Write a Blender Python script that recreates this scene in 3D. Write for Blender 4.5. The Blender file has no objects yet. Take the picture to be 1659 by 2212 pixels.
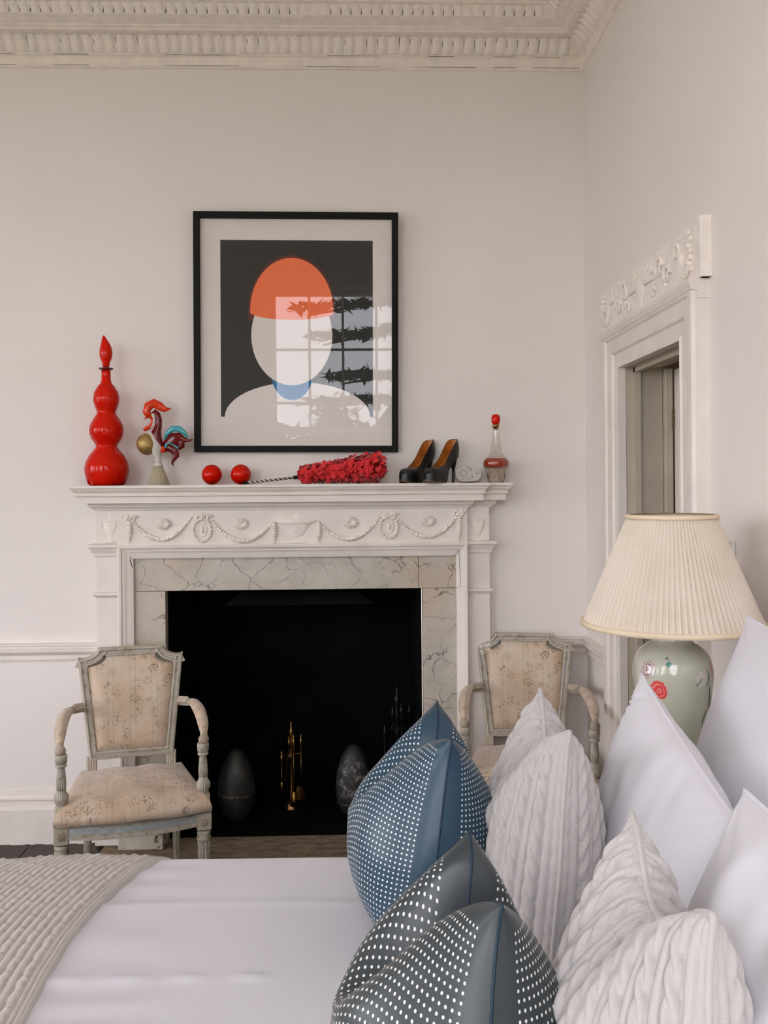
import bpy, math, random
import numpy as np
from mathutils import Vector, Matrix, noise as mnoise

PI = math.pi
SC = bpy.context.scene
COL = SC.collection
random.seed(7)
rng = np.random.RandomState(7)

# ------------------------------------------------------------------ camera
F, CX, CY = 2000.0, 829.5, 1045.0          # focal length and principal point for a 1659 x 2212 frame
H = 1.55                                    # eye height
YAW, ROLL = math.atan(63.5 / F), 0.0078
RC = (Matrix.Rotation(-YAW, 3, 'Z') @ Matrix.Rotation(PI / 2, 3, 'X') @ Matrix.Rotation(-ROLL, 3, 'Z'))
cd = bpy.data.cameras.new('camera')
cam = bpy.data.objects.new('camera', cd)
COL.objects.link(cam)
cam.matrix_world = Matrix.Translation((0, 0, H)) @ RC.to_4x4()
cd.sensor_fit = 'VERTICAL'
cd.sensor_height = 36.0
cd.lens = F / 2212 * 36.0
cd.shift_y = -(1106 - CY) / 2212
cd.clip_start = 0.02
SC.camera = cam


def at(px, py, Y):
    """the point at depth Y (metres from the camera along the room) that the photograph shows at px, py"""
    d = RC @ Vector(((px - CX) / F, -(py - CY) / F, -1.0))
    k = Y / d.y
    return Vector((d.x * k, Y, H + d.z * k))


# ------------------------------------------------------------------ world, light, exposure
SC.view_settings.view_transform = 'Standard'
SC.view_settings.look = 'None'
SC.view_settings.gamma = 1.0
SC.view_settings.use_curve_mapping = False
SC.view_settings.exposure = 0.0
w = bpy.data.worlds.new('sky')
SC.world = w
w.use_nodes = True
wn = w.node_tree
bg = wn.nodes['Background']
bg.inputs[0].default_value = (0.95, 0.95, 1.02, 1)
bg.inputs[1].default_value = 9.0
SC.cycles.max_bounces = 7
SC.cycles.diffuse_bounces = 5
SC.cycles.glossy_bounces = 3
SC.cycles.transmission_bounces = 5
SC.cycles.transparent_max_bounces = 8
SC.cycles.use_adaptive_sampling = True
SC.cycles.adaptive_threshold = 0.045
SC.cycles.caustics_reflective = False
SC.cycles.caustics_refractive = False
SC.cycles.sample_clamp_indirect = 6.0


def portal(loc, rot, sx, sy):
    l = bpy.data.lights.new('window_portal', 'AREA')
    l.shape = 'RECTANGLE'
    l.size, l.size_y = sx, sy
    l.cycles.is_portal = True
    o = bpy.data.objects.new('window_portal', l)
    COL.objects.link(o)
    o.location, o.rotation_euler = loc, rot


# ------------------------------------------------------------------ materials
def S(r, g, b):
    def f(c):
        c = c / 255.0
        return c / 12.92 if c <= 0.04045 else ((c + 0.055) / 1.055) ** 2.4
    return (f(r), f(g), f(b), 1)


class NT:
    def __init__(s, name):
        s.m = bpy.data.materials.new(name)
        s.m.use_nodes = True
        s.t = s.m.node_tree
        s.b = s.t.nodes['Principled BSDF']
        s.out = s.t.nodes['Material Output']

    def n(s, kind, **kw):
        nd = s.t.nodes.new(kind)
        for k, v in kw.items():
            setattr(nd, k, v)
        return nd

    def l(s, a, b):
        s.t.links.new(a, b)

    def inp(s, sock, v):
        if hasattr(v, 'is_output') or isinstance(v, bpy.types.NodeSocket):
            s.l(v, sock)
        else:
            sock.default_value = v

    def math(s, op, a, b=0.0, c=0.0, clamp=False):
        nd = s.n('ShaderNodeMath', operation=op, use_clamp=clamp)
        s.inp(nd.inputs[0], a)
        s.inp(nd.inputs[1], b)
        s.inp(nd.inputs[2], c)
        return nd.outputs[0]

    def mix(s, f, a, b):
        nd = s.n('ShaderNodeMix', data_type='RGBA')
        s.inp(nd.inputs[0], f)
        s.inp(nd.inputs[6], a)
        s.inp(nd.inputs[7], b)
        return nd.outputs[2]

    def coord(s, which='Object', scale=(1, 1, 1)):
        tc = s.n('ShaderNodeTexCoord')
        mp = s.n('ShaderNodeMapping')
        mp.inputs['Scale'].default_value = scale
        s.l(tc.outputs[which], mp.inputs[0])
        return mp.outputs[0]

    def noise(s, vec, scale, detail=3, rough=0.5, dist=0.0):
        nd = s.n('ShaderNodeTexNoise')
        s.l(vec, nd.inputs['Vector'])
        nd.inputs['Scale'].default_value = scale
        nd.inputs['Detail'].default_value = detail
        nd.inputs['Roughness'].default_value = rough
        nd.inputs['Distortion'].default_value = dist
        return nd.outputs['Fac']

    def ramp(s, f, stops):
        nd = s.n('ShaderNodeValToRGB')
        s.l(f, nd.inputs[0])
        cr = nd.color_ramp
        while len(cr.elements) < len(stops):
            cr.elements.new(0.5)
        for e, (p, c) in zip(cr.elements, stops):
            e.position = p
            e.color = c if len(c) == 4 else (*c, 1)
        return nd.outputs[0]

    def step(s, f, lo, hi):
        nd = s.n('ShaderNodeMapRange', clamp=True)
        s.l(f, nd.inputs[0])
        nd.inputs[1].default_value = lo
        nd.inputs[2].default_value = hi
        return nd.outputs[0]

    def bump(s, h, strength, dist=0.01):
        nd = s.n('ShaderNodeBump')
        nd.inputs['Strength'].default_value = strength
        nd.inputs['Distance'].default_value = dist
        s.l(h, nd.inputs['Height'])
        s.l(nd.outputs[0], s.b.inputs['Normal'])

    def set(s, **kw):
        for k, v in kw.items():
            s.inp(s.b.inputs[k.replace('_', ' ')], v)
        return s.m


def plain(name, col, rough=0.5, metal=0.0, var=0.06, scale=8.0, bump=0.0, bscale=60, spec=0.5, **kw):
    t = NT(name)
    v = t.coord()
    f = t.noise(v, scale, 4)
    dark = (col[0] * (1 - var * 2), col[1] * (1 - var * 2), col[2] * (1 - var * 2), 1)
    lite = (min(1, col[0] * (1 + var)), min(1, col[1] * (1 + var)), min(1, col[2] * (1 + var)), 1)
    c = t.ramp(f, [(0.3, dark), (0.7, lite)])
    t.set(Base_Color=c, Roughness=rough, Metallic=metal, Specular_IOR_Level=spec, **kw)
    if bump:
        t.bump(t.noise(v, bscale, 4), bump, 0.003)
    return t.m


M = {}
M['wall'] = plain('wall_paint', (0.81, 0.76, 0.725), 0.75, var=0.015, scale=1.3, bump=0.06, bscale=35, spec=0.25)
M['ceiling'] = plain('ceiling_paint', (0.87, 0.81, 0.75), 0.8, var=0.02, scale=2, spec=0.2)
M['trim'] = plain('trim_paint', (0.79, 0.73, 0.675), 0.5, var=0.03, scale=9, bump=0.1, bscale=50, spec=0.35)
M['plaster'] = plain('plaster_paint', (0.86, 0.80, 0.735), 0.6, var=0.04, scale=25, bump=0.15, bscale=120, spec=0.3)
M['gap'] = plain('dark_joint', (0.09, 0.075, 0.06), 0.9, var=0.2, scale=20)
M['black'] = plain('soot_black', (0.0035, 0.0035, 0.0035), 0.95, var=0.3, scale=6, bump=0.3, bscale=20, spec=0.1)
M['hood'] = plain('hood_iron', (0.014, 0.014, 0.013), 0.55, var=0.2, scale=8, spec=0.4)
M['frame_black'] = plain('frame_black', (0.004, 0.005, 0.004), 0.6, var=0.1, spec=0.2)
M['paper'] = plain('paper', (0.80, 0.74, 0.70), 0.8, var=0.01, scale=3)
M['ink_dark'] = plain('ink_dark', (0.013, 0.012, 0.009), 0.7, var=0.03, scale=4)
M['ink_orange'] = plain('ink_orange', (1.0, 0.20, 0.065), 0.7, var=0.02, scale=4)
M['ink_maroon'] = plain('ink_maroon', (0.11, 0.012, 0.006), 0.7, var=0.02, scale=4)
M['ink_blue'] = plain('ink_blue', (0.006, 0.17, 0.38), 0.7, var=0.02, scale=4)
M['brass'] = plain('brass', (0.42, 0.24, 0.08), 0.32, 1.0, var=0.15, scale=30)
M['iron'] = plain('black_iron', (0.012, 0.012, 0.013), 0.4, 0.4, var=0.2)
M['gold'] = plain('gold_fleck_glass', (0.42, 0.29, 0.10), 0.25, 0.55, var=0.3, scale=260, bump=0.5, bscale=300)
M['rubber_white'] = plain('white_plastic', (0.66, 0.62, 0.57), 0.45, var=0.01)
M['print_ink'] = plain('printed_ink', (0.03, 0.03, 0.03), 0.7, var=0.05)
M['leather'] = plain('black_leather', (0.006, 0.007, 0.006), 0.38, var=0.1, scale=40, bump=0.05, bscale=300)
M['insole'] = plain('tan_insole', (0.48, 0.16, 0.025), 0.42, var=0.22, scale=25)
M['sole'] = plain('sole_edge', (0.13, 0.075, 0.035), 0.6, var=0.1)
M['linen'] = plain('white_cotton', (0.63, 0.625, 0.67), 0.85, var=0.008, scale=3, bump=0.10, bscale=26, spec=0.15, Sheen_Weight=0.15)
M['mattress'] = plain('mattress_ticking', (0.7, 0.68, 0.64), 0.9, var=0.02)
M['grass'] = plain('lawn', (0.12, 0.16, 0.055), 0.95, var=0.3, scale=0.6)
M['bark'] = plain('bark', (0.06, 0.045, 0.03), 0.9, var=0.3, scale=6)
M['needles'] = plain('cedar_needles', (0.035, 0.07, 0.035), 0.8, var=0.4, scale=2)
M['brick_white'] = plain('pale_wood', (0.62, 0.58, 0.52), 0.6, var=0.05)
M['cream_trim'] = plain('lampshade_trim', (0.72, 0.60, 0.43), 0.8, var=0.03)
M['jamb_shaded'] = plain('shaded_reveal_paint', (0.50, 0.44, 0.35), 0.55, var=0.04, scale=6)  # beige paint, darkened to carry the shade inside the door opening
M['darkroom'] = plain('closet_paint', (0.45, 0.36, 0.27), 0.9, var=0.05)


def glass_red():
    t = NT('red_glass')
    lw = t.n('ShaderNodeLayerWeight')
    lw.inputs[0].default_value = 0.35
    c = t.mix(lw.outputs['Facing'], (0.66, 0.008, 0.001, 1), (0.36, 0.002, 0.0005, 1))
    return t.set(Base_Color=c, Roughness=0.03, IOR=1.45, Specular_IOR_Level=0.28, Subsurface_Weight=0.15)


M['red_glass'] = glass_red()
t = NT('dark_red_lip')
M['red_lip'] = t.set(Base_Color=(0.09, 0.004, 0.003, 1), Roughness=0.05, Coat_Weight=0.3)
t = NT('maroon_glass')
M['maroon_glass'] = t.set(Base_Color=(0.13, 0.002, 0.003, 1), Roughness=0.08, Specular_IOR_Level=0.35)
t = NT('orange_red_glass')
M['orange_glass'] = t.set(Base_Color=(0.66, 0.035, 0.004, 1), Roughness=0.08, Specular_IOR_Level=0.35)
t = NT('teal_glass')
M['teal_glass'] = t.set(Base_Color=(0.05, 0.36, 0.42, 1), Roughness=0.08, Coat_Weight=0.4)
t = NT('milky_glass')
M['milky_glass'] = t.set(Base_Color=(0.68, 0.64, 0.58, 1), Roughness=0.08, Transmission_Weight=0.1, IOR=1.3)
t = NT('straw_glass')
M['straw_glass'] = t.set(Base_Color=(0.66, 0.58, 0.42, 1), Roughness=0.12, Transmission_Weight=0.35, IOR=1.3)
t = NT('rose_liquid')
M['liquid'] = t.set(Base_Color=(0.50, 0.045, 0.010, 1), Roughness=0.06, Transmission_Weight=0.3, IOR=1.33, Specular_IOR_Level=0.2)


def thin_glass(name, refl, tint=(1, 1, 1, 1), edge=0.5):
    t = NT(name)
    t.t.nodes.remove(t.b)
    tr = t.n('ShaderNodeBsdfTransparent')
    tr.inputs[0].default_value = tint
    gl = t.n('ShaderNodeBsdfGlossy')
    gl.inputs['Roughness'].default_value = 0.0
    lw = t.n('ShaderNodeLayerWeight')
    lw.inputs[0].default_value = edge
    f = t.math('MULTIPLY_ADD', t.math('POWER', lw.outputs['Facing'], 3.0), 0.7, refl, clamp=True)
    mx = t.n('ShaderNodeMixShader')
    t.l(f, mx.inputs[0])
    t.l(tr.outputs[0], mx.inputs[1])
    t.l(gl.outputs[0], mx.inputs[2])
    t.l(mx.outputs[0], t.out.inputs[0])
    return t.m


M['pane'] = thin_glass('window_glass', 0.06)
M['picture_glass'] = thin_glass('picture_glass', 0.042)
M['clear'] = thin_glass('clear_glass', 0.10, (0.93, 0.91, 0.88, 1))


def marble():
    t = NT('veined_marble')
    v = t.coord()
    warp = t.noise(v, 5, 5, 0.6)
    mp = t.n('ShaderNodeVectorMath', operation='SCALE')
    cb = t.n('ShaderNodeTexNoise')
    t.l(v, cb.inputs['Vector'])
    cb.inputs['Scale'].default_value = 6
    cb.inputs['Detail'].default_value = 6
    sc = t.n('ShaderNodeVectorMath', operation='SCALE')
    t.l(cb.outputs['Color'], sc.inputs[0])
    sc.inputs['Scale'].default_value = 0.22
    ad = t.n('ShaderNodeVectorMath', operation='ADD')
    t.l(v, ad.inputs[0])
    t.l(sc.outputs[0], ad.inputs[1])
    vo = t.n('ShaderNodeTexVoronoi', feature='DISTANCE_TO_EDGE')
    t.l(ad.outputs[0], vo.inputs['Vector'])
    vo.inputs['Scale'].default_value = 7.5
    vein = t.step(vo.outputs['Distance'], 0.020, 0.0)
    msk = t.step(t.noise(v, 9, 2), 0.40, 0.58)
    vein = t.math('MULTIPLY', vein, t.math('MULTIPLY_ADD', msk, 0.8, 0.08))
    base = t.ramp(t.noise(v, 7, 6, 0.65), [(0.3, (0.39, 0.36, 0.30)), (0.52, (0.50, 0.465, 0.405)), (0.75, (0.58, 0.55, 0.49))])
    warm = t.math('MULTIPLY', t.step(t.noise(v, 2.3, 3), 0.52, 0.68), 0.55)
    base = t.mix(warm, base, (0.56, 0.40, 0.26, 1))
    speck = t.math('MULTIPLY', t.step(t.noise(v, 70, 4, 0.7), 0.66, 0.75), 0.35)
    base = t.mix(speck, base, (0.22, 0.2, 0.17, 1))
    c = t.mix(vein, base, (0.06, 0.052, 0.045, 1))
    return t.set(Base_Color=c, Roughness=0.32)


M['marble'] = marble()


def hearth_stone():
    t = NT('hearth_stone')
    v = t.coord(scale=(1, 3, 1))
    c = t.ramp(t.noise(v, 11, 8, 0.75), [(0.28, (0.07, 0.045, 0.03)), (0.5, (0.24, 0.18, 0.115)), (0.75, (0.40, 0.33, 0.235))])
    t.bump(t.noise(v, 60, 5), 0.4, 0.004)
    return t.set(Base_Color=c, Roughness=0.9)


M['hearth'] = hearth_stone()


def worn_white():
    t = NT('chipped_white_paint')
    v = t.coord()
    n1 = t.noise(v, 16, 8, 0.7, 1.2)
    chips = t.step(n1, 0.57, 0.60)
    c = t.mix(chips, (0.60, 0.56, 0.48, 1), t.ramp(t.noise(v, 30, 3), [(0.4, (0.10, 0.06, 0.03)), (0.6, (0.26, 0.18, 0.10))]))
    t.bump(chips, 0.6, -0.002)
    return t.set(Base_Color=c, Roughness=0.6)


M['worn'] = worn_white()


def floor_wood():
    t = NT('dark_floor_wood')
    v = t.coord(scale=(14, 1, 1))
    c = t.ramp(t.noise(v, 3, 8, 0.6, 0.6), [(0.3, (0.012, 0.008, 0.006)), (0.7, (0.04, 0.028, 0.02))])
    return t.set(Base_Color=c, Roughness=0.45)


M['floor'] = floor_wood()


def chair_paint():
    t = NT('grey_blue_chair_paint')
    v = t.coord()
    n1 = t.noise(v, 38, 6, 0.65)
    c = t.ramp(n1, [(0.30, (0.20, 0.145, 0.085)), (0.43, (0.37, 0.33, 0.26)), (0.55, (0.45, 0.42, 0.36)), (0.75, (0.40, 0.41, 0.39))])
    geo = t.n('ShaderNodeNewGeometry')
    wear = t.math('MULTIPLY', t.step(geo.outputs['Pointiness'], 0.53, 0.60), 0.7)
    c = t.mix(wear, c, (0.50, 0.43, 0.33, 1))
    t.bump(n1, 0.25, 0.002)
    return t.set(Base_Color=c, Roughness=0.5)


M['chair_paint'] = chair_paint()
M['chair_blue'] = plain('chair_blue_band', (0.40, 0.44, 0.45), 0.5, var=0.12, scale=40, bump=0.1)
M['chair_tan'] = plain('chair_worn_tan', (0.44, 0.36, 0.27), 0.55, var=0.15, scale=40, bump=0.1)
M['stretcher_dark'] = plain('flute_shadow', (0.16, 0.15, 0.13), 0.7)


def damask(name, axes):
    """cream striped silk with small flower sprays; axes picks the two object axes of the cloth"""
    t = NT(name)
    tc = t.n('ShaderNodeTexCoord')
    sp = t.n('ShaderNodeSeparateXYZ')
    t.l(tc.outputs['Object'], sp.inputs[0])
    X, Yy = sp.outputs[axes[0]], sp.outputs[axes[1]]
    fx = t.math('FRACT', t.math('MULTIPLY_ADD', X, 1 / 0.086, 0.37))
    d1 = t.math('ABSOLUTE', t.math('SUBTRACT', fx, 0.30))
    d2 = t.math('ABSOLUTE', t.math('SUBTRACT', fx, 0.56))
    line = t.math('MAXIMUM', t.step(d1, 0.030, 0.012), t.step(d2, 0.030, 0.012))
    band = t.math('GREATER_THAN', t.math('ABSOLUTE', t.math('SUBTRACT', fx, 0.43)), 0.13)
    cmb = t.n('ShaderNodeCombineXYZ')
    t.l(X, cmb.inputs[0])
    t.l(Yy, cmb.inputs[1])
    vec = cmb.outputs[0]
    vo = t.n('ShaderNodeTexVoronoi')
    t.l(vec, vo.inputs['Vector'])
    vo.inputs['Scale'].default_value = 24
    vo.inputs['Randomness'].default_value = 0.8
    clump = t.step(vo.outputs['Distance'], 0.56, 0.40)
    vp = t.n('ShaderNodeTexVoronoi')
    t.l(vec, vp.inputs['Vector'])
    vp.inputs['Scale'].default_value = 170
    petals = t.step(vp.outputs['Distance'], 0.66, 0.48)
    petals = t.math('MULTIPLY', petals, t.step(t.noise(vec, 120, 2), 0.46, 0.52))
    fl = t.math('MULTIPLY', t.math('MULTIPLY', clump, petals), 0.85)
    fade = t.math('MULTIPLY_ADD', t.step(t.noise(vec, 7, 2), 0.35, 0.65), 0.7, 0.3)
    fl = t.math('MULTIPLY', fl, fade)
    base = t.ramp(t.noise(vec, 8, 5), [(0.30, (0.44, 0.33, 0.205)), (0.5, (0.58, 0.465, 0.34)), (0.72, (0.60, 0.54, 0.43))])
    base = t.mix(t.math('MULTIPLY', band, 0.25), base, (0.63, 0.45, 0.35, 1))
    c = t.mix(t.math('MULTIPLY', line, 0.30), base, (0.30, 0.20, 0.13, 1))
    c = t.mix(fl, c, (0.12, 0.075, 0.04, 1))
    wv = t.noise(t.coord(scale=(1, 1, 1)), 500, 2)
    t.bump(wv, 0.15, 0.001)
    return t.set(Base_Color=c, Roughness=0.55, Sheen_Weight=0.3)


M['damask_back'] = damask('floral_damask_upright', ('X', 'Z'))
M['damask_seat'] = damask('floral_damask_seat', ('X', 'Y'))


def dotted(name, base_a, base_b, dot, W, Hh, pitch, border, r):
    """satin with a regular grid of dots, none within the border along the seam; UV is in metres from the centre"""
    t = NT(name)
    uv = t.n('ShaderNodeUVMap')
    uv.uv_map = 'UVMap'
    sp = t.n('ShaderNodeSeparateXYZ')
    t.l(uv.outputs[0], sp.inputs[0])
    U, V = sp.outputs[0], sp.outputs[1]
    fu = t.math('SUBTRACT', t.math('FRACT', t.math('MULTIPLY', U, 1 / pitch)), 0.5)
    fv = t.math('SUBTRACT', t.math('FRACT', t.math('MULTIPLY', V, 1 / pitch)), 0.5)
    d = t.math('SQRT', t.math('ADD', t.math('MULTIPLY', fu, fu), t.math('MULTIPLY', fv, fv)))
    m = t.step(d, r * 1.12, r * 0.88)
    mu = t.math('LESS_THAN', t.math('ABSOLUTE', U), round((W / 2 - border) / pitch) * pitch)
    mv = t.math('LESS_THAN', t.math('ABSOLUTE', V), round((Hh / 2 - border) / pitch) * pitch)
    m = t.math('MULTIPLY', m, t.math('MULTIPLY', mu, mv))
    base = t.mix(t.noise(t.coord(), 6, 2), base_a, base_b)
    c = t.mix(m, base, dot)
    t.bump(t.noise(t.coord(), 14, 3), 0.2, 0.01)
    return t.set(Base_Color=c, Roughness=0.36, Sheen_Weight=0.05, Specular_IOR_Level=0.42)


def knit(name, col, sc=420):
    t = NT(name)
    uv = t.n('ShaderNodeUVMap')
    uv.uv_map = 'UVMap'
    wv = t.n('ShaderNodeTexWave', wave_type='BANDS', bands_direction='Y')
    t.l(uv.outputs[0], wv.inputs['Vector'])
    wv.inputs['Scale'].default_value = sc / 6.28 * 1.5
    wv.inputs['Distortion'].default_value = 1.0
    wx = t.n('ShaderNodeTexWave', wave_type='BANDS', bands_direction='X')
    t.l(uv.outputs[0], wx.inputs['Vector'])
    wx.inputs['Scale'].default_value = sc / 6.28
    h = t.math('ADD', wv.outputs['Fac'], wx.outputs['Fac'])
    t.bump(h, 0.18, 0.0010)
    n = t.noise(t.coord(), 12, 4)
    c = t.ramp(n, [(0.3, (col[0] * .93, col[1] * .93, col[2] * .93)), (0.7, col[:3])])
    at_ = t.n('ShaderNodeAttribute')
    at_.attribute_name = 'Relief'
    return t.set(Base_Color=c, Roughness=0.95, Specular_IOR_Level=0.15, Sheen_Weight=0.4)


M['knit'] = knit('cream_cable_knit', (0.46, 0.43, 0.42, 1))
M['knit_throw'] = knit('oatmeal_knit', (0.50, 0.465, 0.43, 1))


def shade_cloth():
    t = NT('pleated_shade_cloth')
    v = t.coord()
    c = t.ramp(t.noise(v, 9, 3), [(0.3, (0.62, 0.54, 0.44)), (0.7, (0.68, 0.61, 0.52))])
    return t.set(Base_Color=c, Roughness=0.8, Sheen_Weight=0.2, Specular_IOR_Level=0.2)


M['shade'] = shade_cloth()


# ------------------------------------------------------------------ mesh helpers
class MB:
    def __init__(s):
        s.v, s.f, s.sm = [], [], []

    def add(s, verts, faces, smooth=False):
        k = len(s.v)
        s.v += [tuple(p) for p in verts]
        s.f += [tuple(i + k for i in f) for f in faces]
        s.sm += [smooth] * len(faces)
        return s

    def grid(s, P, smooth=True, closed_u=False, closed_v=False, flip=False):
        """P: rows of points"""
        R, C = len(P), len(P[0])
        fs = []
        for i in range(R if closed_u else R - 1):
            for j in range(C if closed_v else C - 1):
                a, b = i * C + j, i * C + (j + 1) % C
                c, d = ((i + 1) % R) * C + (j + 1) % C, ((i + 1) % R) * C + j
                fs.append((a, d, c, b) if flip else (a, b, c, d))
        return s.add([p for r in P for p in r], fs, smooth)

    def box(s, x0, x1, y0, y1, z0, z1, bev=0.0):
        if x1 < x0: x0, x1 = x1, x0
        if y1 < y0: y0, y1 = y1, y0
        if z1 < z0: z0, z1 = z1, z0
        if bev <= 0:
            v = [(x, y, z) for x in (x0, x1) for y in (y0, y1) for z in (z0, z1)]
            return s.add(v, [(0, 1, 3, 2), (4, 6, 7, 5), (0, 4, 5, 1), (2, 3, 7, 6), (0, 2, 6, 4), (1, 5, 7, 3)])
        b = min(bev, (x1 - x0) * .49, (y1 - y0) * .49, (z1 - z0) * .49)
        lo, hi = (x0, y0, z0), (x1, y1, z1)
        vs, idx = [], {}
        for cx in (0, 1):
            for cy in (0, 1):
                for cz in (0, 1):
                    c = (cx, cy, cz)
                    for ax in range(3):
                        p = []
                        for k in range(3):
                            base = hi[k] if c[k] else lo[k]
                            if k != ax:
                                base += -b if c[k] else b
                            p.append(base)
                        idx[(c, ax)] = len(vs)
                        vs.append(p)
        fs = []
        for ax in range(3):
            o1, o2 = (ax + 1) % 3, (ax + 2) % 3
            for sd in (0, 1):
                q = []
                for a, bb in ((0, 0), (1, 0), (1, 1), (0, 1)):
                    c = [0, 0, 0]
                    c[ax], c[o1], c[o2] = sd, a, bb
                    q.append(idx[(tuple(c), ax)])
                fs.append(tuple(q if sd else q[::-1]))
            for a in (0, 1):
                for bb in (0, 1):
                    c0, c1 = [0, 0, 0], [0, 0, 0]
                    c0[ax], c0[o1], c0[o2] = 0, a, bb
                    c1[ax], c1[o1], c1[o2] = 1, a, bb
                    q = [idx[(tuple(c0), o1)], idx[(tuple(c1), o1)], idx[(tuple(c1), o2)], idx[(tuple(c0), o2)]]
                    fs.append(tuple(q if (a != bb) else q[::-1]))
        for cx in (0, 1):
            for cy in (0, 1):
                for cz in (0, 1):
                    c = (cx, cy, cz)
                    q = [idx[(c, 0)], idx[(c, 1)], idx[(c, 2)]]
                    fs.append(tuple(q if (cx + cy + cz) % 2 else q[::-1]))
        return s.add(vs, fs)

    def lathe(s, prof, c=(0, 0, 0), n=32, sx=1.0, sy=1.0, flute=0, amp=0.0, cap=True, smooth=True, a0=0.0, a1=2 * PI):
        """prof: (r, z); optional flutes"""
        full = abs(a1 - a0 - 2 * PI) < 1e-6
        P = []
        for r, z in prof:
            row = []
            for i in range(n if full else n + 1):
                a = a0 + (a1 - a0) * i / n
                rr = r * (1 + (amp * abs(math.sin(a * flute / 2)) if flute else 0))
                row.append((c[0] + math.cos(a) * rr * sx, c[1] + math.sin(a) * rr * sy, c[2] + z))
            P.append(row)
        s.grid(P, smooth, closed_v=full)
        if cap and full:
            k = len(s.v) - len(P) * n
            s.f.append(tuple(range(k, k + n))[::-1]); s.sm.append(False)
            k2 = len(s.v) - n
            s.f.append(tuple(range(k2, k2 + n))); s.sm.append(False)
        return s

    def sphere(s, c, r, nu=12, nv=8, sc=(1, 1, 1), rot=None):
        P = []
        for i in range(nv + 1):
            th = PI * i / nv
            row = []
            for j in range(nu):
                a = 2 * PI * j / nu
                q = Vector((math.cos(a) * math.sin(th) * r * sc[0], math.sin(a) * math.sin(th) * r * sc[1], -math.cos(th) * r * sc[2]))
                if rot: q = rot @ q
                row.append(q + Vector(c))
            P.append(row)
        return s.grid(P, True, closed_v=True)

    def tube(s, pts, rad, n=10, flat=None, cap=True, up=Vector((0, 0, 1)), smooth=True):
        """sweep an ellipse; rad: number, list, or list of (ra, rb)"""
        pts = [Vector(p) for p in pts]
        N = len(pts)
        if not isinstance(rad, (list, tuple)): rad = [rad] * N
        P = []
        pu = None
        for i, p in enumerate(pts):
            t = (pts[min(i + 1, N - 1)] - pts[max(i - 1, 0)]).normalized()
            if pu is None:
                pu = up if abs(t.dot(up)) < 0.95 else Vector((1, 0, 0))
            sd = t.cross(pu).normalized()
            u = sd.cross(t).normalized()
            pu = u
            r = rad[i]
            ra, rb = r if isinstance(r, (list, tuple)) else (r, r)
            P.append([p + sd * math.cos(2 * PI * j / n) * ra + u * math.sin(2 * PI * j / n) * rb for j in range(n)])
        s.grid(P, smooth, closed_v=True)
        if cap:
            k = len(s.v) - N * n
            s.f.append(tuple(range(k, k + n))[::-1]); s.sm.append(False)
            k2 = len(s.v) - n
            s.f.append(tuple(range(k2, k2 + n))); s.sm.append(False)
        return s

    def prism(s, poly, y0, y1, smooth=False):
        """poly of (x, z), extruded along y"""
        n = len(poly)
        v = [(x, y0, z) for x, z in poly] + [(x, y1, z) for x, z in poly]
        fs = [tuple(range(n)), tuple(range(2 * n - 1, n - 1, -1))]
        s.add(v, fs)
        k = len(s.v) - 2 * n
        for i in range(n):
            j = (i + 1) % n
            s.f.append((k + i, k + n + i, k + n + j, k + j)); s.sm.append(smooth)
        return s

    def mould(s, plan, prof, smooth=False):
        """sweep prof (outward offset, z) along a plan polyline of (x, y); outward is to the right of travel"""
        n = len(plan)
        P = []
        for i, (x, y) in enumerate(plan):
            dirs = []
            if i > 0:
                a = Vector((x - plan[i - 1][0], y - plan[i - 1][1])).normalized(); dirs.append(a)
            if i < n - 1:
                a = Vector((plan[i + 1][0] - x, plan[i + 1][1] - y)).normalized(); dirs.append(a)
            ns = [Vector((d.y, -d.x)) for d in dirs]
            if len(ns) == 2:
                m = ns[0] + ns[1]
                m = m / max(1e-6, m.dot(ns[0]))
            else:
                m = ns[0]
            P.append([(x + m.x * o, y + m.y * o, z) for o, z in prof])
        s.grid(P, smooth)
        return s

    def mesh(s, name):
        me = bpy.data.meshes.new(name)
        me.from_pydata([tuple(p) for p in s.v], [], s.f)
        me.polygons.foreach_set('use_smooth', s.sm)
        me.update()
        return me


def link(name, data, m=None, parent=None):
    o = bpy.data.objects.new(name, data)
    COL.objects.link(o)
    if m is not None:
        data.materials.append(m) if not len(data.materials) else None
    if parent is not None:
        o.parent = parent
    return o


def obj(name, mb, m, parent=None, label=None, recalc=True):
    me = mb.mesh(name)
    if recalc:
        import bmesh
        b = bmesh.new()
        b.from_mesh(me)
        bmesh.ops.remove_doubles(b, verts=b.verts, dist=1e-6)
        bmesh.ops.recalc_face_normals(b, faces=b.faces)
        b.to_mesh(me)
        b.free()
    o = link(name, me, m, parent)
    if label: o['label'] = label
    return o


def tag(o, label, cat, group=None, kind=None):
    if label: o['label'] = label
    if cat: o['category'] = cat
    if group: o['group'] = group
    if kind: o['kind'] = kind
    return o


def thing(name, loc, label, cat, rz=0.0, group=None, kind=None):
    o = bpy.data.objects.new(name, None)
    COL.objects.link(o)
    o.location = loc
    o.rotation_euler = (0, 0, rz)
    o.empty_display_size = 0.05
    return tag(o, label, cat, group, kind)


def struct(name, mb, m, parent=None, label=None):
    o = obj(name, mb, m, parent)
    if parent is None: o['kind'] = 'structure'
    if label: o['label'] = label
    return o


def piece(name, me, m, parent, loc=(0, 0, 0), rot=(0, 0, 0), sc=(1, 1, 1)):
    o = link(name, me, m, parent)
    o.location, o.rotation_euler, o.scale = loc, rot, sc
    return o


def copy_tree(o, parent=None):
    c = o.copy()
    COL.objects.link(c)
    if parent is not None: c.parent = parent
    for ch in list(o.children):
        copy_tree(ch, c)
    return c


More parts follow.
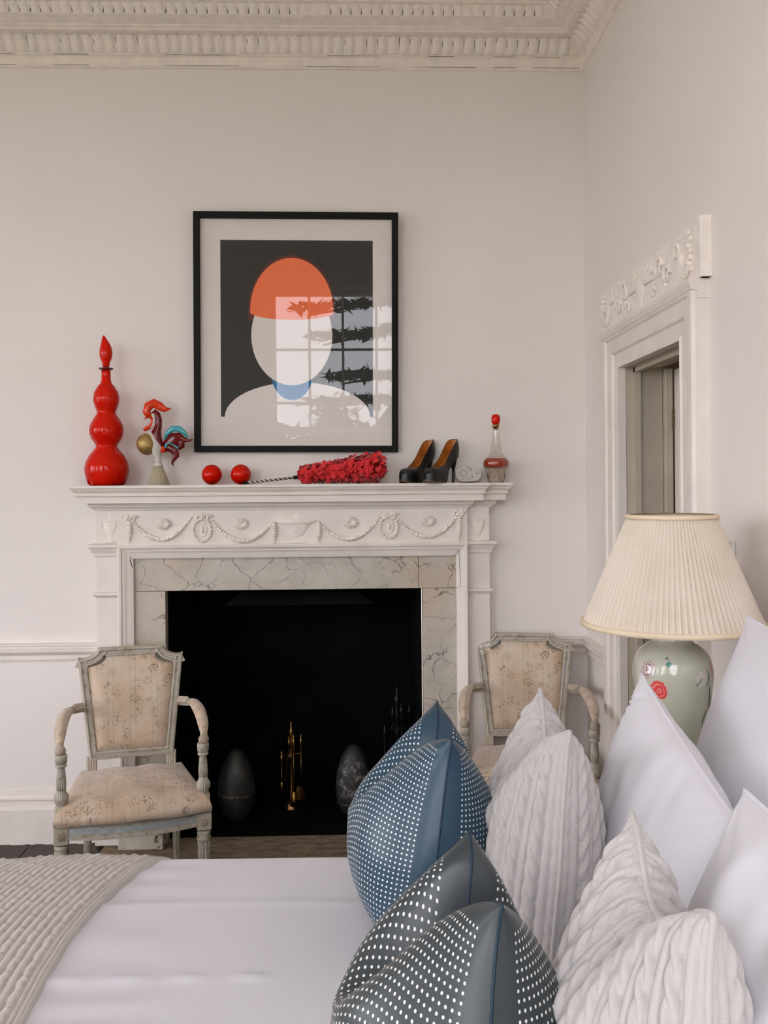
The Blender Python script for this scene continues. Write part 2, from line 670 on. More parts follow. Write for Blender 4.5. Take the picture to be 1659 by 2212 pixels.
def ss(x, a, b):
    t = np.clip((x - a) / (b - a), 0, 1)
    return t * t * (3 - 2 * t)


def np_grid(name, P, m, parent=None, uv=None, smooth=True, flip=False):
    """P: R x C x 3 array"""
    R, C = P.shape[:2]
    me = bpy.data.meshes.new(name)
    idx = np.arange(R * C).reshape(R, C)
    q = np.stack([idx[:-1, :-1], idx[:-1, 1:], idx[1:, 1:], idx[1:, :-1]], -1).reshape(-1, 4)
    if flip: q = q[:, ::-1]
    me.vertices.add(R * C)
    me.vertices.foreach_set('co', P.reshape(-1).astype(np.float32))
    me.loops.add(q.size)
    me.loops.foreach_set('vertex_index', q.reshape(-1).astype(np.int32))
    me.polygons.add(len(q))
    me.polygons.foreach_set('loop_start', (np.arange(len(q)) * 4).astype(np.int32))
    me.polygons.foreach_set('use_smooth', np.full(len(q), smooth))
    me.update(calc_edges=True)
    if uv is not None:
        l = me.uv_layers.new(name='UVMap')
        l.data.foreach_set('uv', uv.reshape(-1, 2)[q.reshape(-1)].reshape(-1).astype(np.float32))
    me.validate()
    return link(name, me, m, parent)


def fbm(X, Y, seed, octaves=3):
    r = np.random.RandomState(seed)
    out = np.zeros_like(X)
    for k in range(octaves):
        for _ in range(5):
            a = r.uniform(0, 2 * PI)
            f = (2 ** k) * r.uniform(0.7, 1.4)
            out += np.sin((X * math.cos(a) + Y * math.sin(a)) * f + r.uniform(0, 6.28)) / (2 ** k) / 5
    return out


# ================================================================== ROOM
D = 4.08            # back wall
XR = 1.026          # right wall
XL = -6.2           # left wall
YB = -0.55          # wall behind the camera
ZC = 3.58
OX0, OX1, OZ = -0.845, 0.325, 1.10      # hole for the fire
DY0, DY1, DZ = 2.80, 3.47, 1.985        # door hole in the right wall
T = 0.14

b = MB()
b.box(XL - .3, OX0, D, D + .3, 0, ZC)
b.box(OX1, XR + .3, D, D + .3, 0, ZC)
b.box(OX0, OX1, D, D + .3, OZ, ZC)
wall_back = struct('wall_back', b, M['wall'])
b = MB()
b.box(XR, XR + T, YB - .2, DY0, 0, ZC)
b.box(XR, XR + T, DY1, D, 0, ZC)
b.box(XR, XR + T, DY0, DY1, DZ, ZC)
wall_right = struct('wall_right', b, M['wall'])
# floor and its boards
b = MB()
b.box(XL, XR, YB, D, -0.12, -0.022)
floor = struct('floor', b, M['floor'])
bw = 0.165
me_pl = MB().box(0, bw - 0.004, YB + .001, D - .001, -0.022, 0.0, 0.002).mesh('plank')
k = 0
x = XL + .002
while x + bw < XR:
    piece('plank', me_pl, M['floor'], floor, (x, 0, 0))
    x += bw
b = MB()
b.box(XL - .3, XR + .3, YB - .3, D + .3, ZC, ZC + .15)
ceiling = struct('ceiling', b, M['ceiling'])

# walls with windows: three behind the camera, one at the far left end
WZ0, WZ1, WW = 0.55, 3.18, 1.36
rear_w = [-0.10, -2.3, -4.6]
b = MB()
xs = sorted(rear_w)
prev = XL
for xc in xs:
    b.box(prev, xc - WW / 2, YB - .25, YB, 0, ZC)
    b.box(xc - WW / 2, xc + WW / 2, YB - .25, YB, 0, WZ0)
    b.box(xc - WW / 2, xc + WW / 2, YB - .25, YB, WZ1, ZC)
    prev = xc + WW / 2
b.box(prev, XR, YB - .25, YB, 0, ZC)
struct('wall_rear', b, M['wall'])
left_w = [0.35, 1.95]
b = MB()
prev = YB - .25
for yc in left_w:
    b.box(XL - .25, XL, prev, yc - WW / 2, 0, ZC)
    b.box(XL - .25, XL, yc - WW / 2, yc + WW / 2, 0, WZ0)
    b.box(XL - .25, XL, yc - WW / 2, yc + WW / 2, WZ1, ZC)
    prev = yc + WW / 2
b.box(XL - .25, XL, prev, D, 0, ZC)
struct('wall_left', b, M['wall'])


def window(idx, loc, rz):
    t = thing('window_%d' % idx, loc, None, None, rz, kind='structure')
    h = WZ1 - WZ0
    W2 = WW / 2
    f = MB()
    f.box(-W2, -W2 + .05, -.16, -.08, 0, h); f.box(W2 - .05, W2, -.16, -.08, 0, h)
    f.box(-W2, W2, -.16, -.08, 0, .07); f.box(-W2, W2, -.16, -.08, h - .06, h)
    f.box(-W2, W2, -.155, -.075, h / 2 - .03, h / 2 + .03)
    obj('window_frame', f, M['trim'], t)
    a = MB()
    for s in (-1, 1):
        a.box(s * W2, s * (W2 + .13), 0, .035, -.1, h + .13)
    a.box(-W2, W2, 0, .035, h, h + .13)
    obj('window_architrave', a, M['trim'], t)
    obj('window_sill', MB().box(-W2 - .15, W2 + .15, 0, .07, -.06, -.02, .005), M['trim'], t)
    cols, rows = 4, 5
    me_v = MB().box(-.011, .011, -.13, -.10, .07, h - .06).mesh('muntin')
    for i in range(1, cols):
        piece('muntin', me_v, M['trim'], t, (-W2 + .05 + (WW - .1) * i / cols, 0, 0))
    me_h = MB().box(-W2 + .05, W2 - .05, -.13, -.10, -.011, .011).mesh('muntin')
    for j in range(1, rows):
        piece('muntin', me_h, M['trim'], t, (0, 0, .07 + (h - .13) * j / rows))
    obj('pane', MB().add([(-W2 + .04, -.115, .05), (W2 - .04, -.115, .05), (W2 - .04, -.115, h - .05), (-W2 + .04, -.115, h - .05)],
                         [(0, 1, 2, 3)]), M['pane'], t)
    for s in (-1, 1):     # folded shutters on either side
        sh = MB()
        x0, x1 = s * (W2 + .135), s * (W2 + .29)
        sh.box(x0, x1, 0.0, .04, -.05, h + .05, .004)
        so = obj('shutter', sh, M['trim'], t)
        pm = MB()
        for z0, z1 in ((.1, h * .45), (h * .5, h - .1)):
            pm.box(s * (W2 + .16), s * (W2 + .265), .04, .052, z0, z1, .006)
        obj('shutter_panel', pm, M['trim'], so)
    return t


for i, xc in enumerate(rear_w):
    window(i + 1, (xc, YB, WZ0), 0)
    portal((xc, YB - .2, (WZ0 + WZ1) / 2), (PI / 2, 0, PI), WW, WZ1 - WZ0)
for i, yc in enumerate(left_w):
    window(4 + i, (XL, yc, WZ0), -PI / 2)
    portal((XL - .2, yc, (WZ0 + WZ1) / 2), (PI / 2, 0, -PI / 2 + PI), WW, WZ1 - WZ0)

# ------------------------------------------------------------------ cornice
prof = [(0.000, 3.371), (0.010, 3.373), (0.018, 3.380), (0.018, 3.384), (0.010, 3.388), (0.010, 3.412), (0.014, 3.418), (0.026, 3.424),
        (0.026, 3.430), (0.014, 3.434), (0.016, 3.440), (0.030, 3.455), (0.048, 3.478), (0.058, 3.492), (0.100, 3.494), (0.100, 3.504),
        (0.112, 3.507), (0.112, 3.514), (0.150, 3.522), (0.165, 3.526), (0.165, 3.534), (0.178, 3.545), (0.190, 3.566), (0.205, 3.569),
        (0.205, ZC)]
c = MB()
c.grid([[(XL, D - o, z) for o, z in prof], [(XR - o, D - o, z) for o, z in prof]], False)
c.grid([[(XR - o, D - o, z) for o, z in prof], [(XR - o, YB, z) for o, z in prof]], False)
c.grid([[(XR - .0, YB + o, z) for o, z in prof], [(XL, YB + o, z) for o, z in prof]], False)
cornice = struct('trim_1', c, M['plaster'], label='moulded plaster cornice with two rows of leaf enrichment')
# dark seam under the cornice on the fireplace wall
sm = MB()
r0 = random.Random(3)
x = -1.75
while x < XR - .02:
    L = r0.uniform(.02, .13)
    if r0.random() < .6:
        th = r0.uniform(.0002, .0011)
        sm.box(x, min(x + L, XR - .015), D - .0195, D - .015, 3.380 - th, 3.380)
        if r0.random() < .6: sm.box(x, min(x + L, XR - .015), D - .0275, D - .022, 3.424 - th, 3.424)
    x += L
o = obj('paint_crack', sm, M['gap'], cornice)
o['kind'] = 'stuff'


def leaf_mesh(w_, pts, bulge):
    """a rounded leaf: pts is the (o, z) curve it lies on"""
    P = []
    src = np.linspace(0, 1, len(pts))
    for tt in (0, .3, .55, .70, .80, .88, .94, .98, 1.0):
        o, z = float(np.interp(tt, src, [p[0] for p in pts])), float(np.interp(tt, src, [p[1] for p in pts]))
        hw = w_ / 2 * (1.0 if tt < .6 else math.sqrt(max(0.01, 1 - ((tt - .6) / .405) ** 2.2)))
        row = []
        for j in range(7):
            s = j / 3 - 1
            row.append((s * hw, -(o + bulge * (1 - abs(s) ** 2.2) * (0.55 + 0.6 * tt) + (0.0012 if j in (2, 4) else 0)), z))
        P.append(row)
    return MB().grid(P, True).mesh('leaf')


low = leaf_mesh(.0440, [(.012, 3.436), (.020, 3.447), (.030, 3.460), (.041, 3.474), (.051, 3.486), (.056, 3.4915)], .014)
up_ = leaf_mesh(.0400, [(.162, 3.529), (.168, 3.536), (.176, 3.548), (.184, 3.560), (.188, 3.566)], .010)
pit = .0472
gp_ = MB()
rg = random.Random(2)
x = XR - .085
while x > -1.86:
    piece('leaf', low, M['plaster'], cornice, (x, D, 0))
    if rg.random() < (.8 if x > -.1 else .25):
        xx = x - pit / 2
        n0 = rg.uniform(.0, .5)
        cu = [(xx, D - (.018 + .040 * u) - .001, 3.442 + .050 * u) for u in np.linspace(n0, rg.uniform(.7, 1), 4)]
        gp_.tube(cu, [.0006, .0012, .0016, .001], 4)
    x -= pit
y = D - .085
while y > 3.0:
    piece('leaf', low, M['plaster'], cornice, (XR, y, 0), (0, 0, -PI / 2))
    y -= pit
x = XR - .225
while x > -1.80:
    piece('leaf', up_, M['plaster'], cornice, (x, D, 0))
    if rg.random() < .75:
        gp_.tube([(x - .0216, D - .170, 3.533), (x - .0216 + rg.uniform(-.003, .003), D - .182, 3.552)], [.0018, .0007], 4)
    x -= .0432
y = D - .225
while y > 3.1:
    piece('leaf', up_, M['plaster'], cornice, (XR, y, 0), (0, 0, -PI / 2))
    y -= .0432
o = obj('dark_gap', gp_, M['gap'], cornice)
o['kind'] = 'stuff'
# ------------------------------------------------------------------ chair rails and skirting
FX0, FX1 = -1.110, 0.584      # outer faces of the fireplace pilasters
rail = [(0, .775), (.012, .777), (.014, .784), (.008, .788), (.010, .800), (.024, .812), (.028, .818), (.028, .826), (.016, .830), (.016, .838),
        (.026, .842), (.026, .851), (0, .853)]


def z_at(py, Y=D - .02, px=100): return at(px, py, Y).z


dz = z_at(1390) - .853
rail = [(o, z + dz) for o, z in rail]
struct('trim_2', MB().mould([(XL, D), (FX0, D)], rail), M['trim'], label='chair rail along the wall left of the fireplace')
struct('trim_3', MB().mould([(FX1, D), (XR, D), (XR, 3.585)], rail), M['trim'],
       label='chair rail round the corner right of the fireplace')
base = [(0.028, 0), (0.028, .150), (.024, .156), (.014, .162), (.014, .185), (.020, .190), (.020, .198), (.010, .208), (.008, .230), (0, .234)]
struct('baseboard_back', MB().mould([(XL, D), (FX0 + .0, D)], base), M['trim'])
struct('baseboard_back_right', MB().mould([(FX1, D), (XR, D), (XR, 3.585)], base), M['trim'])
struct('baseboard_right', MB().mould([(XR, 2.62), (XR, YB)], base), M['trim'])
ch = MB()
for i in range(16):
    x = -1.9 + i * .05 + random.uniform(-.02, .02)
    ch.box(x, x + random.uniform(.01, .06), D - .0290, D - .0275, 0.0, random.uniform(.001, .004))
cp = struct('trim_4', ch, M['gap'], label='chipped paint along the foot of the skirting')

# ------------------------------------------------------------------ door in the right wall
dr = thing('door_1', (XR, 0, 0), 'doorway with carved overdoor in the right wall, door ajar behind', None, kind='structure')
AT = .050
# architrave: profile (outward from opening, projection)
ap = [(-.004, 0), (-.004, .030), (.004, .032), (.010, .026), (.050, .028), (.056, .036), (.062, .038), (.105, .040), (.112, .048),
      (.125, AT), (.150, AT), (.158, .040), (.158, 0)]


def arch_pts(o, pr):
    return [(-pr, DY1 + o, 0), (-pr, DY1 + o, DZ + o), (-pr, DY0 - o, DZ + o), (-pr, DY0 - o, 0)]


a = MB()
a.grid([arch_pts(o, pr) for o, pr in ap], False)
obj('architrave', a, M['trim'], dr)
# frieze + carved panel
HZ0, HZ1 = 2.136, 2.309
yN, yF = DY0 - .163, DY1 + .163
hd = MB()
fp = [(0.03, 2.100), (.052, 2.104), (.060, 2.122), (.060, 2.134), (.034, 2.140)]
hd.mould([(0, yF), (0, yN)], [(o, z) for o, z in fp])
hd.add([(-o, yN, z) for o, z in fp] + [(0, yN, 2.14), (0, yN, 2.10)], [tuple(range(len(fp) + 2))])
hd.add([(-o, yF, z) for o, z in fp] + [(0, yF, 2.14), (0, yF, 2.10)], [tuple(range(len(fp) + 2))])
hd.box(-.034, 0, yN + .001, yF, 2.08, 2.139)
obj('head_moulding', hd, M['trim'], dr)
pn = MB().box(-.030, 0, 2.615, 3.70, HZ0, HZ1, .003)
pn.box(-.034, 0, 2.612, 2.640, HZ0, HZ1 + .004, .002)
panel = obj('overdoor_panel', pn, M['plaster'], dr)
# carving: urn, scrolls, swags
cv = MB()
zc = (HZ0 + HZ1) / 2
yc = (2.64 + 3.70) / 2
prf = [(.012, -.075), (.022, -.070), (.010, -.060), (.010, -.050), (.030, -.035), (.045, -.005), (.048, .02), (.050, .026), (.040, .030), (.046, .036), (.02, .046), (.010, .06), (.004, .075)]
cv.lathe(prf, (-.030, yc, zc), 16, sx=.35, sy=1)
for s in (-1, 1):
    for k in range(9):       # leaf fronds fanning out of the urn
        a0 = .2 + k * .16
        p0 = Vector((-.030, yc + s * .03, zc + .0))
        pts = [p0 + Vector((-.004 * math.sin(u * PI), s * (.10 * u * math.cos(a0) + .02 * u), .085 * u * math.sin(a0) - .02 * u * u)) for u in np.linspace(0, 1, 6)]
        cv.tube(pts, [.006, .008, .008, .007, .005, .002], 6)
    for (yy, zz, R, turns) in ((.19, .02, .040, 1.3), (.27, -.02, .032, 1.2), (.14, -.045, .022, 1.1), (.36, .03, .026, 1.2)):
        pts = []
        for u in np.linspace(0, 1, 18):
            an = u * turns * 2 * PI
            rr = R * (1 - .75 * u)
            pts.append((-.034, yc + s * (yy + rr * math.cos(an)), zc + zz + rr * math.sin(an)))
        cv.tube(pts, [.008 - .004 * i / 17 for i in range(18)], 6)
    # swag of drapery and bow near each end
    for o in (-.012, 0, .012):
        pts = [(-.034, yc + s * (.37 + .10 * u), zc + .05 - .10 * math.sin(PI * (u * .75)) + o) for u in np.linspace(0, 1, 9)]
        cv.tube(pts, [.004, .006, .007, .008, .008, .007, .006, .005, .004], 6)
    for k in range(7):
        cv.sphere((-.034, yc + s * .475 + random.uniform(-.012, .012), zc + .06 - k * .018), .009, 8, 6)
    for k in range(10):
        cv.sphere((-.032, yc + s * random.uniform(.1, .42), zc + random.uniform(-.05, .07)), random.uniform(.006, .011), 7, 5)
obj('carving', cv, M['plaster'], panel)
# reveals
rv = MB()
rv.box(.002, T + .0, DY1 - .003, DY1 + .03, 0, DZ + .03)
rv.box(.002, T + .0, DY0 - .03, DY0 + .003, 0, DZ + .03)
rv.box(.002, T + .0, DY0, DY1, DZ - .003, DZ + .03)
rv.box(.030, .052, DY1 - .022, DY1, 0, DZ); rv.box(.030, .052, DY0, DY0 + .022, 0, DZ); rv.box(.030, .052, DY0, DY1, DZ - .022, DZ)
obj('door_lining', rv, M['jamb_shaded'], dr)
# closet beyond and the leaf standing open
cl = MB()
cl.box(T + .02, 1.6, DY1 + .25, DY1 + .3, 0, 2.4)
cl.box(1.55, 1.6, DY0 - .4, DY1 + .3, 0, 2.4)
cl.box(T + .02, 1.6, DY0 - .45, DY0 - .4, 0, 2.4)
cl.box(T + .02, 1.6, DY0 - .45, DY1 + .3, 2.35, 2.4)
cl.box(T + .0, 1.6, DY0 - .45, DY1 + .3, -.05, 0)
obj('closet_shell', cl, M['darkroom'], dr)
lf = MB()
lf.box(T + .002, T + .032, DY1 - .03, DY1 + .01, 0.01, DZ - .01, .003)
obj('door_stop', lf, M['jamb_shaded'], dr)
lf = MB()
lf.box(T + .034, T + .070, DY1 - .08, DY1 - .035, 0.01, DZ - .015, .003)
leafd = obj('door_leaf', lf, M['trim'], dr)
hg = MB()
hz = 1.55 - (905 - 1045) * 3.32 / 2000
for k in range(5):
    hg.lathe([(.005, 0), (.007, .002), (.007, .012), (.005, .0145)], (T + .032, DY1 - .036, hz - .038 + k * .0155), 10)

obj('hinge', hg, M['sole'], leafd)

# light switch
sw = thing('light_switch', (XR, 2.505, 1.345), 'small pale square switch plate on the right wall beside the lampshade', 'light switch')
obj('switch_plate', MB().box(-.010, 0, -.043, .043, -.043, .043, .003), M['rubber_white'], sw)
obj('switch_rocker', MB().box(-.014, -.010, -.012, .012, -.02, .02, .002), M['rubber_white'], sw)

# ================================================================== FIREPLACE
fc = (FX0 + FX1) / 2
BX0, BX1 = fc - .748, fc + .748     # central break
PY, CYF = .070, .100                # projection of pilasters and of centre
fp = thing('fireplace_surround', (0, D, 0), 'white carved chimneypiece with swags and grey veined marble slips', 'fireplace')


def rel(pl): return [(x, y) for x, y in pl]


plan_all = [(FX0, 0), (FX0, -PY), (BX0, -PY), (BX0, -CYF), (BX1, -CYF), (BX1, -PY), (FX1, -PY), (FX1, 0)]
# the plan must run so that outward is on the right of travel (left wall end first, going right means outward = -y): reverse sign check below


def zy(py, Y): return at(631, py, Y).z


ZT = at(631, 1046, 3.9).z
sprof = [(0, ZT), (.090, ZT), (.090, ZT - .011), (.084, ZT - .014), (.080, ZT - .022), (.070, ZT - .032), (.068, ZT - .038), (.074, ZT - .040),
         (.074, ZT - .045), (.062, ZT - .048), (.062, ZT - .075), (.030, ZT - .076), (.028, ZT - .080), (.024, ZT - .090), (.010, ZT - .100),
         (.008, ZT - .106), (0, ZT - .108)]


def mould_closed_top(plan, prof):
    m = MB()
    m.mould(plan, prof)
    return m


sh = mould_closed_top(plan_all, sprof)
# top surface of the shelf
o = .090
top = [(FX0 - o, 0), (FX0 - o, -PY - o), (BX0 - o, -PY - o), (BX0 - o, -CYF - o), (BX1 + o, -CYF - o), (BX1 + o, -PY - o), (FX1 + o, -PY - o), (FX1 + o, 0)]
sh.add([(x, y, ZT) for x, y in top], [(0, 1, 2, 3, 4, 5, 6, 7)])
obj('shelf', sh, M['trim'], fp)
ZF0, ZF1 = zy(1171, 3.98), ZT - .106
# frieze carcass
fr = MB()
fr.box(BX0, BX1, -CYF, 0, ZF0 - .008, ZF1)
obj('frieze', fr, M['trim'], fp)
for s, (xa, xb) in (('l', (FX0, BX0)), ('r', (BX1, FX1))):
    pm = MB()
    pm.box(xa, xb, -PY, 0, 0.02, ZF1)
    pil = obj('pilaster', pm, M['trim'], fp)
    cap = [(0, ZF0), (.030, ZF0 - .004), (.030, ZF0 - .016), (.022, ZF0 - .021), (.018, ZF0 - .030), (.010, ZF0 - .042), (.008, ZF0 - .054), (.002, ZF0 - .058), (0, ZF0 - .058)]
    m = MB()
    pl = [(xa, 0), (xa, -PY), (xb, -PY)] if s == 'l' else [(xa, -PY), (xb, -PY), (xb, 0)]
    m.mould(pl, cap)
    obj('capital', m, M['trim'], pil)
    z1 = zy(1277, 4.0)
    m = MB().mould(pl, [(0, z1 + .004), (.012, z1), (.014, z1 - .008), (.010, z1 - .012), (.004, z1 - .018), (0, z1 - .022)])
    obj('astragal', m, M['trim'], pil)
    m = MB().box(xa - .012, xb + .0, -PY - .018, 0, 0.01, .235, .004)
    obj('pilaster_base', m, M['trim'], pil)
# architrave frame around the marble
MX0, MX1, MZ = fc - .690, fc + .690, zy(1203, 4.0)
MX0 = at(290, 1300, 4.0).x; MX1 = at(986, 1300, 4.0).x
ZO = ZF0 - .006
fprof = [(0, .085), (0, .112), (.006, .118), (.014, .116), (.018, .108), (.026, .106), (.034, .100), (.046, .096), (.056, .092), (.056, .06)]
g = MB()
dO = MX0 - BX0
rows = []
for o, pr in fprof:
    k = o / .056
    rows.append([(BX0 + k * (MX0 - BX0), -pr, 0.01), (BX0 + k * (MX0 - BX0), -pr, ZO + k * (MZ - ZO)),
                 (BX1 + k * (MX1 - BX1), -pr, ZO + k * (MZ - ZO)), (BX1 + k * (MX1 - BX1), -pr, 0.01)])
g.grid(rows, False)
obj('architrave', g, M['trim'], fp)
# marble slips
HX0, HX1 = at(358, 1400, 4.01).x, at(914, 1400, 4.01).x
HZ = at(631, 1273.5, 4.01).z
JX = at(904, 1240, 4.01).x
for nm, x0, x1, z0, z1 in (('lintel_slab', MX0 - .004, JX - .0008, HZ, MZ + .004), ('corner_slab', JX + .0008, MX1 + .004, HZ, MZ + .004),
                           ('jamb_slab', MX0 - .004, HX0, 0.01, HZ - .0016), ('jamb_slab', HX1, MX1 + .004, 0.01, HZ - .0016)):
    obj(nm, MB().box(x0, x1, -.070, -.018, z0, z1, .0012), M['marble'], fp)
# backing behind the slips
obj('slip_backing', MB().box(MX0 - .01, HX0, -.017, 0, 0, MZ).box(HX1, MX1 + .01, -.017, 0, 0, MZ).box(HX0, HX1, -.017, 0, HZ + .01, MZ), M['gap'], fp)
# cracks round the corner block at top right and chips at top left
ck = MB()
pA, pB, pC, pD = at(983, 1200, 3.975), at(991, 1188, 3.975), at(995, 1268, 3.975), at(984, 1270, 3.975)
pts = [pA, at(988, 1192, 3.975), pB, at(993, 1225, 3.975), pC, pD]
ck.tube([p - Vector((0, D, 0)) for p in pts], .0009, 4)
pts = [at(283, 1201, 3.985), at(281, 1212, 3.985), at(284, 1220, 3.985), at(287, 1228, 3.985)]
ck.tube([p - Vector((0, D, 0)) for p in pts], [.001, .003, .002, .001], 4)
o = obj('crack', ck, M['gap'], fp)
o['kind'] = 'stuff'
# worn plinth blocks at the feet
obj('plinth', MB().box(BX0 - .0, HX0 - .004, -.135, -.07, 0.008, .155, .004), M['worn'], fp, 'chipped white plinth block')
obj('plinth', MB().box(HX1 + .004, BX1, -.135, -.07, 0.008, .155, .004), M['worn'], fp, 'chipped white plinth block')
# firebox
R0, R1, RY = -.30, 1.1, .72
fb = MB()
hx0, hx1 = HX0 + .002, HX1 - .002
fb.add([(hx0, -.02, 0), (hx0, RY, 0), (hx0, RY, 1.2), (hx0, -.02, 1.2)], [(0, 1, 2, 3)])
fb.add([(hx1, -.02, 0), (hx1, RY, 0), (hx1, RY, 1.2), (hx1, -.02, 1.2)], [(0, 1, 2, 3)])
fb.add([(hx0, RY, 0), (hx1, RY, 0), (hx1, RY, 1.2), (hx0, RY, 1.2)], [(0, 1, 2, 3)])
fb.add([(hx0, -.02, HZ + .06), (hx1, -.02, HZ + .06), (hx1, RY, HZ + .06), (hx0, RY, HZ + .06)], [(0, 1, 2, 3)])
obj('firebox', fb, M['black'], fp)
obj('firebox_floor', MB().box(hx0, hx1, -.03, RY, -.02, .006), M['black'], fp)
# smoke hood plate
Yh = 4.26
q = [at(485, 1309, Yh), at(805, 1304, Yh), at(776, 1281, Yh + .10), at(520, 1283, Yh + .10)]
q = [p - Vector((0, D, 0)) for p in q]
hb = MB().add([*q, *[p + Vector((0, .006, .004)) for p in q]], [(0, 1, 2, 3), (7, 6, 5, 4), (0, 4, 5, 1), (1, 5, 6, 2), (2, 6, 7, 3), (3, 7, 4, 0)])
obj('smoke_hood', hb, M['hood'], fp)
# ---------------- frieze ornaments
YFZ = D - CYF


def fpt(px, py, out=.004):
    p = at(px, py, YFZ)
    return Vector((p.x, -CYF - out, p.z))


def ppt(px, py, out=.004):
    p = at(px, py, D - PY)
    return Vector((p.x, -PY - out, p.z))


PX = 2.0 / 1000 * 2.0     # placeholder scale, metres per pixel at the frieze = Y / F
PX = YFZ / F


def relief_lathe(mb, prof, c, sx=1, depth=.45):
    """prof in pixels (half width, height)"""
    mb.lathe([(r * PX, z * PX) for r, z in prof], (c[0], c[1] + .002, c[2]), 18, sx=sx, sy=depth, cap=False)


def garland(x0, y0, x1, y1, sag):
    m = MB()
    N = 26
    for i in range(N + 1):
        u = i / N
        px = x0 + (x1 - x0) * u
        py = y0 + (y1 - y0) * u + sag * 4 * u * (1 - u)
        r = (2.4 + 3.0 * math.sin(PI * u)) * PX
        c = fpt(px, py, .005)
        m.sphere(c, r, 8, 6, (1, 1.1, 1))
        if i % 2 == 0:
            m.sphere(c + Vector((random.uniform(-1, 1) * PX, -r * .7, random.uniform(-2.5, 2.5) * PX)), r * .6, 6, 4)
    return m


for x0, y0, x1, y1, sag in ((288, 1126, 412, 1120, 42), (458, 1124, 588, 1130, 41), (690, 1128, 820, 1118, 41), (860, 1122, 990, 1112, 41)):
    obj('garland', garland(x0, y0, x1, y1, sag), M['plaster'], fp)
for x, y0, y1 in ((280, 1128, 1172), (592, 1128, 1173), (688, 1128, 1172), (991, 1118, 1167)):
    m = MB()
    n = 9
    for i in range(n):
        u = i / (n - 1)
        r = (2.4 + 3.2 * math.sin(PI * min(1, u * .9 + .15))) * PX
        c = fpt(x, y0 + (y1 - y0) * u, .005)
        m.sphere(c, r, 8, 5, (1, 1.1, .8))
        m.sphere(c + Vector((r * .7, -r * .4, 0)), r * .5, 6, 4)
        m.sphere(c + Vector((-r * .7, -r * .4, PX)), r * .5, 6, 4)
    obj('pendant', m, M['plaster'], fp)


def bow(cx, cy, w_, rib=True):
    m = MB()
    for s in (-1, 1):
        pts = [fpt(cx + s * (w_ * .55 * math.sin(u * PI)) + s * 1, cy - 6 * math.sin(u * 2 * PI) + 1, .004 + .002 * math.sin(u * PI)) for u in np.linspace(0, 1, 11)]
        m.tube(pts, [(.004, .0055)] * 11, 6)
        pts = [fpt(cx + s * w_ * (.45 + u * .75), cy - 2 + 3 * math.sin(u * 7), .004) for u in np.linspace(0, 1, 7)]
        m.tube(pts, [.004, .0055, .0035, .005, .0035, .003, .0015], 6)
        pts = [fpt(cx + s * w_ * (.15 + u * .25), cy + 2 + 12 * u, .004) for u in np.linspace(0, 1, 5)]
        m.tube(pts, [.003, .003, .0025, .002, .001], 6)
    m.sphere(fpt(cx, cy, .006), 3.5 * PX, 8, 6)
    for k in range(6):
        m.sphere(fpt(cx + random.uniform(-w_ * .6, w_ * .6), cy + random.uniform(-6, 6), .009), 2.2 * PX, 6, 4)
    return m


for x, y, w_ in ((281, 1119, 15), (437, 1117, 20), (840, 1113, 20), (990, 1107, 15)):
    obj('ribbon_bow', bow(x, y, w_), M['plaster'], fp)
for cx, cy in ((437, 1145), (840, 1138)):
    m = MB()
    for i in range(22):
        a = 2 * PI * i / 22
        c = fpt(cx + 19 * math.cos(a), cy + 24 * math.sin(a), .003)
        m.sphere(c, 3.6 * PX, 7, 5, (1, 1.3, 1))
        if i % 2: m.sphere(c + Vector((0, -.006, 0)), 2.0 * PX, 6, 4)
    obj('wreath', m, M['plaster'], fp)
    m = MB()
    c = fpt(cx, cy, .0)
    m.sphere(c, 1, 18, 8, (11 * PX, .006, 16 * PX))
    pts = [c + Vector((9 * PX * math.cos(a), -.005, 13.5 * PX * math.sin(a))) for a in np.linspace(0, 2 * PI, 25)]
    m.tube(pts, .0022, 5, cap=False)
    m.sphere(c + Vector((0, -.007, 0)), 1, 10, 8, (3.6 * PX, .007, 8 * PX))
    m.sphere(c + Vector((0, -.006, 8 * PX)), 2.2 * PX, 8, 6)
    obj('medallion', m, M['plaster'], fp)
for cx, cy in ((354, 1132), (521, 1132), (758, 1129), (924, 1126)):
    m = MB()
    c = fpt(cx, cy, 0)
    for i in range(16):
        a = 2 * PI * i / 16
        tip = c + Vector((17 * PX * math.cos(a), -.004, 12.5 * PX * math.sin(a)))
        m.tube([c + Vector((0, -.003, 0)), c.lerp(tip, .6) + Vector((0, -.004, 0)), tip], [.0012, .0034, .0026], 6)
    m.sphere(c, 3 * PX, 10, 6, (1.2, .8, 1))
    obj('patera', m, M['plaster'], fp)
urn = [(12, -24), (13, -22), (8, -20.5), (4, -18), (4, -14), (6, -10), (11, -2), (14, 8), (15, 14), (15, 17), (13.5, 17.5), (13.5, 19), (15.5, 20),
       (15.5, 21.5), (12, 23), (5, 25), (3, 28), (5, 30), (3, 33), (4.5, 36), (2, 39), (0.5, 40)]
for cx, cy in ((238, 1147), (1033, 1143)):
    m = MB()
    c = ppt(cx, cy, 0)
    relief_lathe(m, urn, c)
    for s in (-1, 1):
        pts = [c + Vector((s * (14 + 6 * math.sin(PI * u)) * PX, -.003, (17 - 8 * u) * PX)) for u in np.linspace(0, 1, 7)]
        m.tube(pts, .0012, 5)
    obj('urn', m, M['plaster'], fp)
taz = [(20, -25), (20, -23.5), (12, -21), (6, -18), (5.5, -13), (8, -12), (15, -9), (24, 2), (31, 14), (34, 16), (45, 19), (46, 20), (46, 25), (40, 26), (12, 26.5),
       (12, 31), (13, 33), (10, 34), (7, 38), (2, 42), (1, 45)]
m = MB()
relief_lathe(m, taz, fpt(639, 1148, 0), depth=.22)
